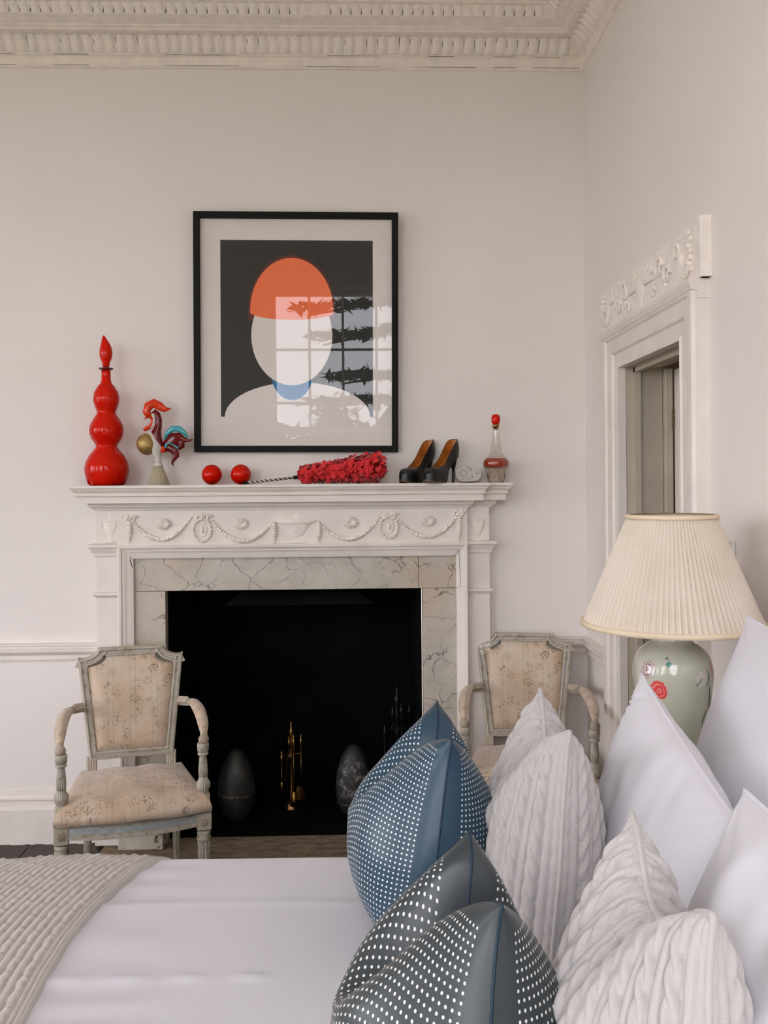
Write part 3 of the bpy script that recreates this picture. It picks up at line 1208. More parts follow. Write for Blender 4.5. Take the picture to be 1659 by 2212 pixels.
m.sphere(fpt(638, 1126, .014), 3 * PX, 8, 6)
obj('tazza', m, M['plaster'], fp)

# hearth slab
hx = at(230, 1810, D - .04).x
hs = MB().box(hx, fc * 2 - hx, 3.40, D - .001, -.02, .008, .003)
struct('trim_5', hs, M['hearth'], label='worn stone hearth slab in front of the fireplace')

# ================================================================== PICTURE
YP = D - .035
pc = (at(416.5, 457, YP) + at(858, 463, YP) + at(858, 977, YP) + at(419, 975, YP)) / 4
PW = (at(858, 720, YP) - at(417, 720, YP)).length
PH = (at(640, 460, YP) - at(640, 976, YP)).length
pic = thing('picture_frame', (pc.x, D - .001, pc.z - PH / 2), 'tall black-framed print with an orange, cream and blue figure shape on dark ground', 'picture')
pic.rotation_euler = (math.radians(1.2), 0.006, 0)
s = PH / 518.0
fw = 13.5 * s
hw = PW / 2
m = MB()
# picture-local: x across, y out of the wall is negative, z up from bottom edge
for x0, x1, z0, z1 in ((-hw, -hw + fw, 0, PH), (hw - fw, hw, 0, PH), (-hw + fw, hw - fw, 0, fw), (-hw + fw, hw - fw, PH - fw, PH)):
    m.box(x0, x1, -.036, -.002, z0, z1, .0015)
obj('frame', m, M['frame_black'], pic)
obj('backing', MB().box(-hw + .004, hw - .004, -.012, -.006, .004, PH - .004), M['frame_black'], pic)
obj('mat', MB().box(-hw + fw, hw - fw, -.014, -.012, fw, PH - fw), M['paper'], pic)


def pp(px, py):      # artwork-local position from the photograph
    return ((px - 638) * s, (975 - py) * s + .0)


def art(name, poly, m_, lvl):
    y = -.0142 - lvl * .0004
    mb = MB().prism([pp(*p) for p in poly], y, y + .0003)
    return obj(name, mb, m_, pic)


art('dark_ground', [(474, 898), (804, 898), (804, 516), (474, 516)], M['ink_dark'], 0)


def arc(cx, cy, rx, ry, a0, a1, n=24):
    return [(cx + rx * math.cos(math.radians(a0 + (a1 - a0) * i / n)), cy - ry * math.sin(math.radians(a0 + (a1 - a0) * i / n))) for i in range(n + 1)]


art('shoulder_shape', arc(640, 899, 158, 76, 180, 0), M['paper'], 1)
art('blue_collar', arc(628, 800, 46, 62, 180, 360), M['ink_blue'], 2)
art('oval_shape', arc(628, 722, 88, 108, 0, 360, 40), M['paper'], 3)
art('orange_outline', arc(628, 668, 94, 120, 0, 180) + [(534, 690), (722, 690)], M['ink_maroon'], 2.5)
art('orange_cap', arc(628, 668, 90, 114, 0, 180) + arc(628, 672, 90, 16, 180, 360), M['ink_orange'], 4)
# the glass over the print
obj('picture_glass', MB().add([(-hw + fw, -.022, fw), (hw - fw, -.022, fw), (hw - fw, -.022, PH - fw), (-hw + fw, -.022, PH - fw)], [(0, 1, 2, 3)]),
    M['picture_glass'], pic)

# ================================================================== MANTEL ITEMS
YM = 3.965
PM = YM / F


def mp(px, Y=YM): return at(px, 1045, Y).x


# tall red bottle
t = thing('glass_decanter', (mp(231), YM, ZT), 'tall red glass decanter of stacked bulbs with pointed stopper', 'decanter')
pr = [(1, 0), (34, 0), (38, 3), (43, 14), (46, 28), (46.5, 36), (44, 50), (37, 64), (28, 75), (22.5, 82), (22, 86), (26, 92), (32, 101), (35.5, 111), (36, 119), (34, 130),
      (28, 142), (21.5, 151), (19.5, 156), (20, 160), (24, 169), (27, 180), (27.3, 188), (25, 200), (18, 212), (12, 219), (10, 226), (9.5, 240), (9.5, 247)]
obj('body', MB().lathe([(r * PM, z * PM) for r, z in pr], n=48), M['red_glass'], t)
obj('lip', MB().lathe([(r * PM, z * PM) for r, z in ((9, 246.5), (14, 248), (16, 250.5), (14.5, 252), (8, 252.5))], n=32), M['red_lip'], t)
st = [(5, 253), (7.5, 256), (8, 262), (12, 272), (13.7, 282), (13, 292), (10, 302), (7, 310), (4.5, 316), (2, 320.5), (.4, 322)]
b = MB().lathe([(r * PM, z * PM) for r, z in st], n=32)
b.v = [(x - max(0, z / PM - 296) ** 1.3 * .07 * PM, y, z) for x, y, z in b.v]
obj('stopper', b, M['red_glass'], t)

# rooster
ro = thing('glass_rooster', (mp(342), YM, ZT), 'small art glass rooster with gold breast, maroon neck and teal tail', 'figurine')


def rp(px, py, y=0.0): return Vector(((px - 342) * PM, y, (1043 - py) * PM))


b = MB()
b.lathe([(21.5 * PM, 0), (21 * PM, .002), (16 * PM, 18 * PM), (11 * PM, 32 * PM), (8.5 * PM, 40 * PM)], n=96, flute=24, amp=.16)
obj('fluted_base', b, M['straw_glass'], ro)
b = MB()
b.lathe([(9 * PM, 40 * PM), (11 * PM, 42 * PM), (8 * PM, 45 * PM), (8.5 * PM, 47 * PM)], n=24)
b.tube([rp(342, 1000), rp(342, 990), rp(341, 980), rp(338, 965), rp(332, 945), rp(325, 930)], [7.5 * PM, 6.5 * PM, 8 * PM, 17 * PM, 16 * PM, 9 * PM], 16)
obj('body', b, M['milky_glass'], ro)
b = MB().sphere(rp(319, 955, -.006), 22 * PM, 24, 16, (1.0, .9, 1.08), Matrix.Rotation(-.3, 3, 'Y'))
obj('breast', b, M['gold'], ro)
b = MB()
b.tube([rp(334, 884, -.006), rp(341, 892, -.006), rp(345, 903, -.006), rp(344, 916, -.006), rp(339, 930, -.006), rp(340, 944, -.006), rp(346, 957, -.006), rp(352, 968, -.006)],
       [6 * PM, 7.5 * PM, 7 * PM, 7.5 * PM, 10.5 * PM, 11 * PM, 9 * PM, 5 * PM], 16)
obj('neck', b, M['maroon_glass'], ro)
b = MB()
b.tube([rp(322, 898), rp(318, 886), rp(322, 873), rp(334, 867), rp(347, 874), rp(358, 881), rp(370, 879)], [(5 * PM, 5 * PM), (6 * PM, 8 * PM), (6 * PM, 10 * PM), (5 * PM, 10 * PM), (4 * PM, 9 * PM), (3 * PM, 6 * PM), (.6 * PM, .8 * PM)], 12)
b.tube([rp(330, 892, -.002), rp(321, 888, -.002), rp(309, 887.5, -.002)], [4.5 * PM, 3.5 * PM, .5 * PM], 8)
b.tube([rp(330, 896, -.002), rp(320, 896, -.002), rp(313, 902, -.002)], [4 * PM, 2.8 * PM, .5 * PM], 8)
b.tube([rp(329, 897), rp(331, 906), rp(327, 916), rp(318, 921), rp(312, 925)], [4 * PM, 3.5 * PM, 4.5 * PM, 5 * PM, 3 * PM], 10)
obj('comb', b, M['orange_glass'], ro, 'orange-red comb, beak and wattle')
b = MB()
b.tube([rp(333, 890, -.014), rp(336, 900, -.014), rp(334, 912, -.014), rp(328, 924, -.013)], [4 * PM, 3 * PM, 2 * PM, 1.5 * PM], 8)
obj('cheek', b, M['milky_glass'], ro)
b = MB()
b.tube([rp(352, 968, 0), rp(364, 955, 0), rp(376, 945, 0), rp(388, 942, 0), rp(398, 946, 0), rp(407, 948, 0), rp(418, 945, 0)],
       [(3 * PM, 7 * PM), (4 * PM, 12 * PM), (4 * PM, 16 * PM), (4 * PM, 12 * PM), (3 * PM, 6 * PM), (2 * PM, 3 * PM), (.5 * PM, .5 * PM)], 14)
b.tube([rp(384, 940, 0), rp(391, 950, 0), rp(392, 960, 0), rp(386, 966, 0)], [(3 * PM, 6 * PM), (3.5 * PM, 8 * PM), (3.5 * PM, 7 * PM), (2 * PM, 3 * PM)], 12)
b.tube([rp(354, 965, -.003), rp(366, 962, -.003), rp(377, 968, -.003), rp(381, 980, -.003), rp(374, 990, -.003), rp(372, 997, -.003), rp(375, 1001, -.003)],
       [(3 * PM, 5 * PM), (4 * PM, 9 * PM), (4 * PM, 9 * PM), (4 * PM, 7 * PM), (3 * PM, 4 * PM), (2 * PM, 2 * PM), (1 * PM, 1 * PM)], 14)
obj('tail', b, M['maroon_glass'], ro)
b = MB()
b.tube([rp(357, 945, -.003), rp(362, 931, -.003), rp(373, 922, -.003), rp(387, 922, -.003), rp(398, 930, -.003), rp(406, 942, -.003)],
       [(2 * PM, 2 * PM), (3.5 * PM, 5 * PM), (3.5 * PM, 6.5 * PM), (3.5 * PM, 7 * PM), (3 * PM, 5 * PM), (1 * PM, 1 * PM)], 12)
b.tube([rp(358, 963, -.010), rp(361, 955, -.010), rp(368, 953, -.010), rp(377, 958, -.010), rp(386, 965, -.010)], [3 * PM, 2.5 * PM, 1.2 * PM, 1.5 * PM, 3 * PM], 8)
obj('tail_feather', b, M['teal_glass'], ro)
b = MB().tube([rp(344, 958, -.012), rp(352, 966, -.012), rp(357, 972, -.012)], [(4 * PM, 6 * PM), (4 * PM, 7 * PM), (3 * PM, 4 * PM)], 10)
obj('wing', b, M['orange_glass'], ro)

# two red glass balls
me_ball = MB().sphere((0, 0, 22 * PM), 22 * PM, 40, 24).mesh('glass_ball')
for px, lab in ((455, 'red glass ball beside the rooster, left of the pair'), (518, 'red glass ball touching the striped duster handle')):
    o = link('glass_ball', me_ball, M['red_glass'])
    o.location = (mp(px), YM + .035, ZT)
    tag(o, lab, 'glass ball', 'red glass balls on the mantel')

# feather duster
du = thing('feather_duster', (mp(530), YM - .022, ZT), 'bright red feather duster with black and white twisted handle', 'feather duster')


def dp(px, py, y=0.0): return Vector(((px - 530) * PM, y, (1043 - py) * PM))


t = NT('twisted_stripe')
uvn = t.coord('Object')
sp = t.n('ShaderNodeSeparateXYZ')
t.l(uvn, sp.inputs[0])
fr_ = t.math('FRACT', t.math('MULTIPLY_ADD', t.math('ADD', sp.outputs[0], t.math('MULTIPLY', sp.outputs[2], 1.6)), 1 / (11.5 * PM), 0.0))
cc = t.mix(t.math('GREATER_THAN', fr_, 0.5), (0.012, 0.012, 0.012, 1), (0.62, 0.58, 0.53, 1))
M['stripe'] = t.set(Base_Color=cc, Roughness=0.4)
obj('handle', MB().tube([dp(530, 1039.5), dp(640, 1028.5)], 2.6 * PM, 12), M['stripe'], du, 'black and white twisted handle')
obj('ferrule', MB().tube([dp(526, 1040), dp(536, 1038.8)], 3.0 * PM, 12), M['frame_black'], du)
obj('ferrule', MB().tube([dp(634, 1029), dp(650, 1027)], 4 * PM, 12), M['frame_black'], du)
b = MB()
pts = [dp(643, 1024), dp(680, 1020), dp(730, 1014), (dp(780, 1010)), dp(815, 1006)]
b.tube(pts, [10 * PM, 14 * PM, 18 * PM, 20 * PM, 12 * PM], 14)
core = obj('feather_core', b, plain('deep_red', (0.35, 0.004, 0.006), 0.9, var=.2), du)
fm = MB()
rr = random.Random(11)
for i in range(560):
    u = rr.random() ** .85
    px = 643 + 178 * u
    cyy = 1024.5 - 18 * u
    R = (14 + 19 * u) * (1 if u < .93 else .8)
    an = rr.uniform(0, 2 * PI)
    c0 = dp(px, cyy) + Vector((0, math.cos(an) * R * .8 * PM, math.sin(an) * R * .8 * PM))
    out = Vector((0, math.cos(an), math.sin(an)))
    ax = Vector((1, 0, .09))
    dirv = (ax * rr.uniform(.35, 1.1) + out * rr.uniform(.15, .8) + Vector((rr.uniform(-.4, .4), rr.uniform(-.4, .4), rr.uniform(-.4, .4)))).normalized()
    L = rr.uniform(11, 22) * PM
    wd = rr.uniform(4, 7) * PM
    sd = dirv.cross(out + Vector((rr.uniform(-.5, .5), 0, rr.uniform(-.5, .5)))).normalized()
    P = []
    for k in range(4):
        v_ = k / 3
        ctr = c0 + dirv * L * v_ + out * (math.sin(v_ * PI) * .25 * L - v_ * v_ * L * .3)
        ww = wd * math.sin(PI * (v_ * .80 + .12))
        P.append([ctr - sd * ww + out * -.001, ctr, ctr + sd * ww + out * -.001])
    for row in P:
        for q_ in row:
            if q_.z < .0008: q_.z = .0008 + rr.random() * .001
    fm.grid(P, True)
for i in range(26):    # loose wisps at the tip
    an = rr.uniform(-.9, 1.9)
    c0 = dp(rr.uniform(795, 818), rr.uniform(990, 1020), rr.uniform(-.02, .02))
    dv = Vector((math.cos(an), rr.uniform(-.3, .3), math.sin(an)))
    L = rr.uniform(8, 18) * PM
    fm.tube([c0, c0 + dv * L * .5, c0 + dv * L + Vector((0, 0, -L * .25))], [1.6 * PM, 1.6 * PM, .3 * PM], 4)
t = NT('red_feather')
c_ = t.ramp(t.noise(t.coord(), 220, 3), [(.3, (.50, .003, .008)), (.7, (.80, .012, .02))])
M['feather'] = t.set(Base_Color=c_, Roughness=.75, Sheen_Weight=.3)
fo = obj('feathers', fm, M['feather'], du, recalc=False)
fo['kind'] = 'stuff'


# shoes
def make_shoe():
    """local: toe towards -x, heel towards +x, sole on z=0"""
    L = .222
    N, K = 48, 16
    f_ = lambda x, a, b: float(ss(np.array(x), a, b))

    def zb(s_): return .026 + .090 * f_(s_, .34, .93)          # footbed

    def zl(s_):                                                 # lower edge of the leather
        z = .006 + .010 * max(0, (.14 - s_) / .14) ** 2
        return z + (zb(s_) - .006 - z) * f_(s_, .50, .60)

    def hwid(s_):
        if s_ < .30: return .037 * math.sqrt(max(0.0, 1 - ((.30 - s_) / .30) ** 2.3)) + .001
        h = .037 - .010 * f_(s_, .30, .60) + .003 * f_(s_, .65, .85)
        return h * math.sqrt(max(.02, 1 - max(0, (s_ - .82) / .19) ** 2.2))

    def ztop(s_):
        if s_ < .30: return .030 + .034 * math.sqrt(min(1, s_ / .16 + .04))
        return .064 + .128 * f_(s_, .22, 1.0) ** 1.25

    up, ins, so, he = MB(), MB(), MB(), MB()
    rows = []
    for i in range(N + 1):
        s_ = i / N
        x_ = (s_ - .5) * L + .010 * math.sin(PI * max(0, (s_ - .8) / .2)) * 0
        z0, z1, h_ = zl(s_), ztop(s_), hwid(s_)
        open_ = f_(s_, .30, .40)
        r = []
        for k in range(K + 1):
            f = k / K * 2 - 1
            sg, a_ = (1 if f >= 0 else -1), abs(f)
            ya = h_ * (1 - (1 - a_) ** 2.6) * sg
            za = z0 + (z1 - z0) * math.sqrt(max(0, 1 - a_ ** 2.6))
            t_ = min(1, (1 - a_) / .60)
            bul = 1 + .10 * math.sin(PI * t_)
            yo = sg * h_ * (bul - .18 * t_)
            zo = z0 + (z1 - z0) * t_
            r.append((x_ + .008 * f_(s_, .8, 1) * math.sin(PI * t_), ya * (1 - open_) + yo * open_, za * (1 - open_) + zo * open_))
        rows.append(r)
    C_ = K + 1
    fs = []
    for i in range(N):
        for k in range(K):
            if .33 < (i + 1) / N < .985 and abs(k + .5 - K / 2) < 1.2: continue
            fs.append((i * C_ + k, i * C_ + k + 1, (i + 1) * C_ + k + 1, (i + 1) * C_ + k))
    up.add([p for r in rows for p in r], fs, True)
    last = rows[-1]
    up.grid([[last[k] for k in range(K // 2)], [((last[k][0] + .004), 0, last[k][2]) for k in range(K // 2)], [last[K - k] for k in range(K // 2)]], True)
    rows = []
    for i in range(N + 1):
        s_ = i / N
        x_ = (s_ - .5) * L * .985
        z1, h_ = ztop(s_), hwid(s_)
        r = []
        for k in range(11):
            f = k / 10 * 2 - 1
            a_ = abs(f)
            yy = (1 if f >= 0 else -1) * h_ * (.80 * min(1, a_ * 1.5))
            zz = zb(s_) + ((z1 - zb(s_) - .002) * max(0, (a_ - .66) / .34) if s_ > .34 else 0)
            r.append((x_, yy, min(zz, z1 - .002)))
        rows.append(r)
    ins.grid(rows, True)
    e_ = rows[-2]
    ins.grid([e_, [(p[0], p[1], ztop(.98) - .003) for p in e_]], True)
    rows = []
    for i in range(N + 1):
        s_ = i / N
        x_ = (s_ - .5) * L
        h_ = hwid(s_) * .96
        z = zl(s_)
        b_ = max(.0005, z - .006) if s_ < .5 else z - .002
        if s_ > .5: b_ = min(b_, z - .001)
        rows.append([(x_, -h_, z + .001), (x_, -h_, b_), (x_, h_, b_), (x_, h_, z + .001)])
    so.grid(rows, False)
    hp, hr = [], []
    for u in np.linspace(0, 1, 12):
        zz = (zb(.92) - .004) * (1 - u) + .0005
        xx = (.885 - .5) * L + .010 * f_(u, 0, .5) - .004 * u
        hp.append((xx, 0, zz))
        hr.append((.022 - .0165 * f_(u, 0, .62), .020 - .0155 * f_(u, 0, .5)))
    he.tube(hp, hr, 16, up=Vector((1, 0, 0)))
    return up, ins, so, he


su, si, so_, sh_ = make_shoe()
YS = YM - .005
base_shoe = thing('high_heel_shoe', (mp(902), YS + .030, ZT), 'black high-heeled pump nearer the picture, farther back of the pair', 'shoe', 0.88, 'pair of black heels on the mantel')
obj('upper', su, M['leather'], base_shoe)
obj('insole', si, M['insole'], base_shoe, 'tan leather insole')
obj('sole', so_, M['sole'], base_shoe)
obj('heel', sh_, M['leather'], base_shoe)
o = copy_tree(base_shoe)
o.location = (mp(952), YS - .022, ZT)
o.rotation_euler = (0, 0, 0.88)
o['label'] = 'black high-heeled pump next to the white oval alarm, front of the pair'

# alarm
al = thing('gas_alarm', (mp(1014.5), D - .052, ZT), 'white oval alarm unit standing on edge between shoe and bottle', 'alarm')
al.rotation_euler = (math.radians(-8), 0, 0)
ra, rb_ = 29.5 * PM, 18 * PM


def stad(k, n=16):
    P = []
    r = rb_ * k
    for i in range(n + 1):
        a = -PI / 2 + PI * i / n
        P.append((ra - rb_ + r * math.cos(a), rb_ + r * math.sin(a)))
    for i in range(n + 1):
        a = PI / 2 + PI * i / n
        P.append((-(ra - rb_) + r * math.cos(a), rb_ + r * math.sin(a)))
    return P


b = MB()
rows = [[(x, y, z) for x, z in stad(k)] for k, y in ((.96, -.001), (1, -.006), (1, -.026), (.97, -.031), (.9, -.033))]
b.grid(rows, True, closed_v=True)
b.add(rows[-1], [tuple(range(len(rows[-1])))])
b.add(rows[0], [tuple(range(len(rows[0])))])
obj('case', b, M['rubber_white'], al)
m = MB()


def ap_(px, py, y=-.0335): return Vector(((px - 1014.5) * PM, y, (1041 - py) * PM))


cc0 = ap_(1003, 1022)
m.tube([cc0 + Vector((6.6 * PM * math.cos(a), 0, 6.6 * PM * math.sin(a))) for a in np.linspace(0, 2 * PI, 25)], .0006, 4, cap=False)
for a in np.linspace(.3, 2 * PI + .3, 12)[:-1]:
    d_ = Vector((math.cos(a), 0, math.sin(a)))
    m.tube([cc0 + d_ * 9 * PM, cc0 + d_ * 11 * PM], .0006, 4)
for k in range(3):
    m.tube([ap_(1032 + k * 2.6, 1018), ap_(1032 + k * 2.6, 1025)], .0006, 4)
m.box(ap_(1011, 1010).x, ap_(1013, 1010).x, -.0338, -.0334, ap_(0, 1011).z, ap_(0, 1008).z)
for k, wd in enumerate((7, 9, 8)):
    z = ap_(0, 1011 + k * 2.1).z
    m.box(ap_(1015, 0).x, ap_(1015 + wd, 0).x, -.0338, -.0334, z - .0006, z + .0006)
for x0, x1 in ((998, 1008), (1011, 1019)):
    z = ap_(0, 1035).z
    m.box(ap_(x0, 0).x, ap_(x1, 0).x, -.0338, -.0334, z - .0006, z + .0006)
obj('printed_marks', m, M['print_ink'], al)
fc_ = bpy.data.curves.new('ce_mark', 'FONT')
fc_.body = 'CE'
fc_.size = .011
fc_.extrude = .0002
tmp_ = link('ce_mark_text', fc_, M['print_ink'])
bpy.context.view_layer.update()
me_ = bpy.data.meshes.new_from_object(tmp_)
bpy.data.objects.remove(tmp_)
o = link('ce_mark', me_, M['print_ink'], al)
o['kind'] = 'stuff'
o.location = ap_(1018, 1032, -.0338)
o.rotation_euler = (PI / 2, 0, 0)

# liquor bottle
bo = thing('liquor_bottle', (mp(1072), YM, ZT), 'clear glass bottle with red ball stopper and amber-red liquid', 'bottle')
pr = [(1, 0), (16, 0), (17, 1), (18.5, 12), (21, 24), (25, 30), (28, 36), (28.5, 44), (26, 51), (21, 55), (17, 58), (13, 66), (10.5, 80), (8.5, 100), (7.5, 112), (7.5, 119), (9.5, 120), (9.5, 123)]
obj('glass_body', MB().lathe([(r * PM, z * PM) for r, z in pr], n=32, cap=False), M['clear'], bo)
pr = [(.5, 33), (25, 33.5), (27, 37), (27.3, 44), (25, 49.5), (20, 53), (.5, 53)]
obj('liquid', MB().lathe([(r * PM, z * PM) for r, z in pr], n=32), M['liquid'], bo)
t = NT('thick_glass_foot')
M['foot'] = t.set(Base_Color=(.80, .66, .56, 1), Roughness=.05, Transmission_Weight=.25, IOR=1.25)
b = MB()
pr = [(1, 1), (15.5, 1), (16.5, 3), (17.5, 12), (20, 23), (23, 29), (18, 31), (1, 31.5)]
b.lathe([(r * PM, z * PM) for r, z in pr], n=8, smooth=False)
obj('glass_foot', b, M['foot'], bo)
b = MB()
for k in range(8):
    a = k * PI / 4 + PI / 8
    pts = [Vector((math.cos(a + dx) * 21.0 * PM * (0.86 + .14 * u), math.sin(a + dx) * 21.0 * PM * (.86 + .14 * u), (6 + 20 * u) * PM)) for u, dx in ((1, -.3), (.4, -.15), (.1, 0), (.4, .15), (1, .3))]
    b.tube(pts, .0008, 5)
obj('cut_facet', b, M['sole'], bo)
b = MB().lathe([(r * PM, z * PM) for r, z in ((4, 116), (6.5, 121), (7.5, 123), (7.5, 126), (5, 127))], n=20)
obj('collar', b, M['brass'], bo)
b = MB().lathe([(r * PM, z * PM) for r, z in ((4, 126.5), (8, 128), (9.3, 132), (9.5, 138), (9.2, 143), (7, 147), (2, 148.5))], n=24)
obj('stopper', b, M['red_glass'], bo, 'red ball stopper')

# ================================================================== THINGS IN THE HEARTH
t = NT('patinated_metal')
v = t.coord()
n1 = t.noise(v, 14, 6, .65)
c = t.ramp(n1, [(.3, (.018, .02, .019)), (.55, (.045, .047, .044)), (.8, (.11, .11, .10))])
t.bump(n1, .2, .003)
M['patina'] = t.set(Base_Color=c, Roughness=.45, Metallic=.35)
t = NT('flaking_patina')
v = t.coord()
n1 = t.noise(v, 32, 6, .7)
sp = t.n('ShaderNodeSeparateXYZ')
t.l(v, sp.inputs[0])
msk = t.math('MULTIPLY', t.step(n1, .50, .62), t.math('MULTIPLY', t.step(sp.outputs[2], .10, .15), t.step(sp.outputs[2], .30, .24)))
c = t.mix(msk, (.03, .031, .029, 1), (.30, .29, .27, 1))
M['patina2'] = t.set(Base_Color=c, Roughness=.55, Metallic=.15)


def egg(px, w_, ytop, ybot, Y, m_, label, seam):
    c_ = at(px, (ytop + ybot) / 2, Y)
    h_ = (ybot - ytop) * Y / F
    r_ = w_ / 2 * Y / F
    t_ = thing('metal_egg', (c_.x, Y, .007), label, 'ornament', 0, 'metal eggs in the fireplace')
    pf = []
    for i in range(33):
        a = PI * i / 32
        z = h_ / 2 * (1 - math.cos(a))
        u = z / h_
        rad = r_ * math.sin(a) ** .94 * (1.10 - .34 * u) * .985
        pf.append((max(rad, .0008), z))
    b_ = MB().lathe(pf, n=40)
    obj('shell', b_, m_, t_)
    zs = seam * h_
    rs = np.interp(zs, [p[1] for p in pf], [p[0] for p in pf])
    obj('seam_band', MB().lathe([(rs, zs - .007), (rs + .0025, zs - .004), (rs + .0025, zs + .004), (rs - .001, zs + .008)], n=40, cap=False),
        M['patina'] if m_ is M['patina2'] else M['patina2'], t_)
    return t_


egg(511, 86, 1617, 1772, 4.27, M['patina'], 'dark grey metal egg on the left in the fireplace', .40)
egg(764, 83, 1610, 1765, 4.30, M['patina2'], 'dark metal egg with flaking pale patina, right of the brass tools', .22)


def tool_set(px, Y, htot, sc, mt, label, zb0=.007):
    c_ = at(px, 1600, Y)
    t_ = thing('fire_tool_set', (c_.x, Y, zb0), label, 'fireplace tools', .3)
    k_ = htot / .42
    b_ = MB().lathe([(.001, 0), (.034, 0), (.036, .004), (.032, .010), (.030, .028), (.026, .034), (.012, .040), (.006, .05), (.005, .24), (.009, .25), (.005, .26), (.005, .30),
                     (.010, .31), (.006, .325), (.010, .36), (.012, .375), (.005, .385), (.006, .40), (.003, .415), (.0006, .42)], n=20)
    b_.v = [(x * sc, y * sc, z * k_) for x, y, z in b_.v]
    obj('stand', b_, mt, t_)
    b_ = MB()
    zr = .262 * k_
    for a in (0, PI / 2, PI, 3 * PI / 2):
        d_ = Vector((math.cos(a), math.sin(a), 0))
        b_.tube([Vector((0, 0, zr)), d_ * .045 * sc + Vector((0, 0, zr)), d_ * .052 * sc + Vector((0, 0, zr + .008))], .002 * sc, 6)
    obj('hook_arm', b_, mt, t_)
    for i, a in enumerate((0, PI / 2, PI, 3 * PI / 2)):
        d_ = Vector((math.cos(a), math.sin(a), 0))
        p0 = d_ * .047 * sc
        nm = ('shovel', 'tongs', 'poker', 'brush')[i]
        zt = (.345, .33, .275, .36)[i] * k_
        b_ = MB()
        b_.lathe([(.0005, zt + .01), (.004 * sc, zt), (.003 * sc, zt - .012), (.008 * sc, zt - .020), (.007 * sc, zt - .035), (.003 * sc, zt - .045), (.005 * sc, zt - .06), (.0028 * sc, zt - .07)][::-1], (p0.x, p0.y, 0), 12)
        if nm == 'tongs':
            for s_ in (-1, 1):
                b_.tube([p0 + Vector((0, 0, zt - .07)), p0 + Vector((s_ * .006, 0, zt - .10)), p0 + Vector((s_ * .022, 0, .05 * k_ + .04)), p0 + Vector((s_ * .010, 0, .075 * k_))], .0022 * sc, 6)
        else:
            b_.tube([p0 + Vector((0, 0, zt - .07)), p0 + Vector((0, 0, .10 * k_))], .0022 * sc, 6)
        if nm == 'shovel':
            P = [[p0 + Vector((x_ * (.018 + .012 * u), .004 - .010 * abs(x_) * 0 + .006 * x_ * x_, .10 * k_ - u * .065 * k_)) for x_ in (-1, -.5, 0, .5, 1)] for u in (0, .3, .7, 1)]
            b_.grid(P, True)
            P2 = [[q + Vector((0, .0015, 0)) for q in r_] for r_ in P]
            b_.grid(P2, True, flip=True)
        if nm == 'brush':
            b_.lathe([(.004, .10 * k_), (.012 * sc, .095 * k_), (.014 * sc, .06 * k_), (.020 * sc, .02 * k_ + .01), (.001, .02 * k_ + .008)], (p0.x, p0.y, 0), 12)
        if nm == 'poker':
            b_.tube([p0 + Vector((0, 0, .11 * k_)), p0 + Vector((0, 0, .09 * k_)), p0 + Vector((.012, 0, .085 * k_))], .003 * sc, 6)
            b_.lathe([(.006 * sc, .10 * k_), (.008 * sc, .11 * k_), (.008 * sc, .13 * k_), (.003, .135 * k_)], (p0.x, p0.y, 0), 10)
        obj(nm, b_, mt, t_)
    return t_


tool_set(629, 4.42, .415, 1.0, M['brass'], 'small brass fireside tool set between the metal eggs')
tool_set(858, 4.50, .56, 1.35, M['iron'], 'tall black iron fireside tool set at the right of the firebox')

# ================================================================== CHAIRS


def chair_outline(zb_, zt_, wb, wt, n=7, ins=0.0):
    """outline of the shield back: flat top with scooped corners, straight tapering sides; (x, z)"""
    tw, sc_ = wt * .63, wt - wt * .63
    pts = [(-wb, zb_), (wb, zb_)]
    zr = zt_ - .040
    pts += [(wt, zr - .004), (wt + .002, zr + .006), (wt - .006, zr + .004)]
    for i in range(n + 1):     # scoop, concave towards the outer corner
        a = PI / 2 * i / n
        pts.append((wt - .008 - (sc_ - .008) * math.sin(a), zr + .002 + (zt_ - .004 - zr) * (1 - math.cos(a))))
    pts += [(tw, zt_)]
    r = [(-x, z) for x, z in pts[2:]][::-1]
    return pts + r


def offset_poly(pts, d):
    n = len(pts)
    out = []
    for i in range(n):
        p0, p1, p2 = Vector(pts[i - 1]), Vector(pts[i]), Vector(pts[(i + 1) % n])
        a = (p1 - p0); b_ = (p2 - p1)
        if a.length < 1e-7: a = b_
        if b_.length < 1e-7: b_ = a
        a.normalize(); b_.normalize()
        na, nb = Vector((-a.y, a.x)), Vector((-b_.y, b_.x))
        m_ = na + nb
        if m_.length < .3: m_ = na
        m_ = m_ / max(.55, m_.dot(na))
        out.append((p1.x + m_.x * d, p1.y + m_.y * d))
    return out


def fluted_leg(x, y, z_top, z_bot, r0, r1, splay=(0, 0)):
    b_ = MB()
    n = 24
    P = []
    for i in range(9):
        u = i / 8
        z = z_top + (z_bot - z_top) * u
        r = r0 + (r1 - r0) * u
        row = []
        for j in range(n):
            a = 2 * PI * j / n
            rr_ = r * (1.0 if j % 2 else .80)
            row.append((x + splay[0] * u + math.cos(a) * rr_, y + splay[1] * u + math.sin(a) * rr_, z))
        P.append(row)
    b_.grid(P, False, closed_v=True)
    return b_


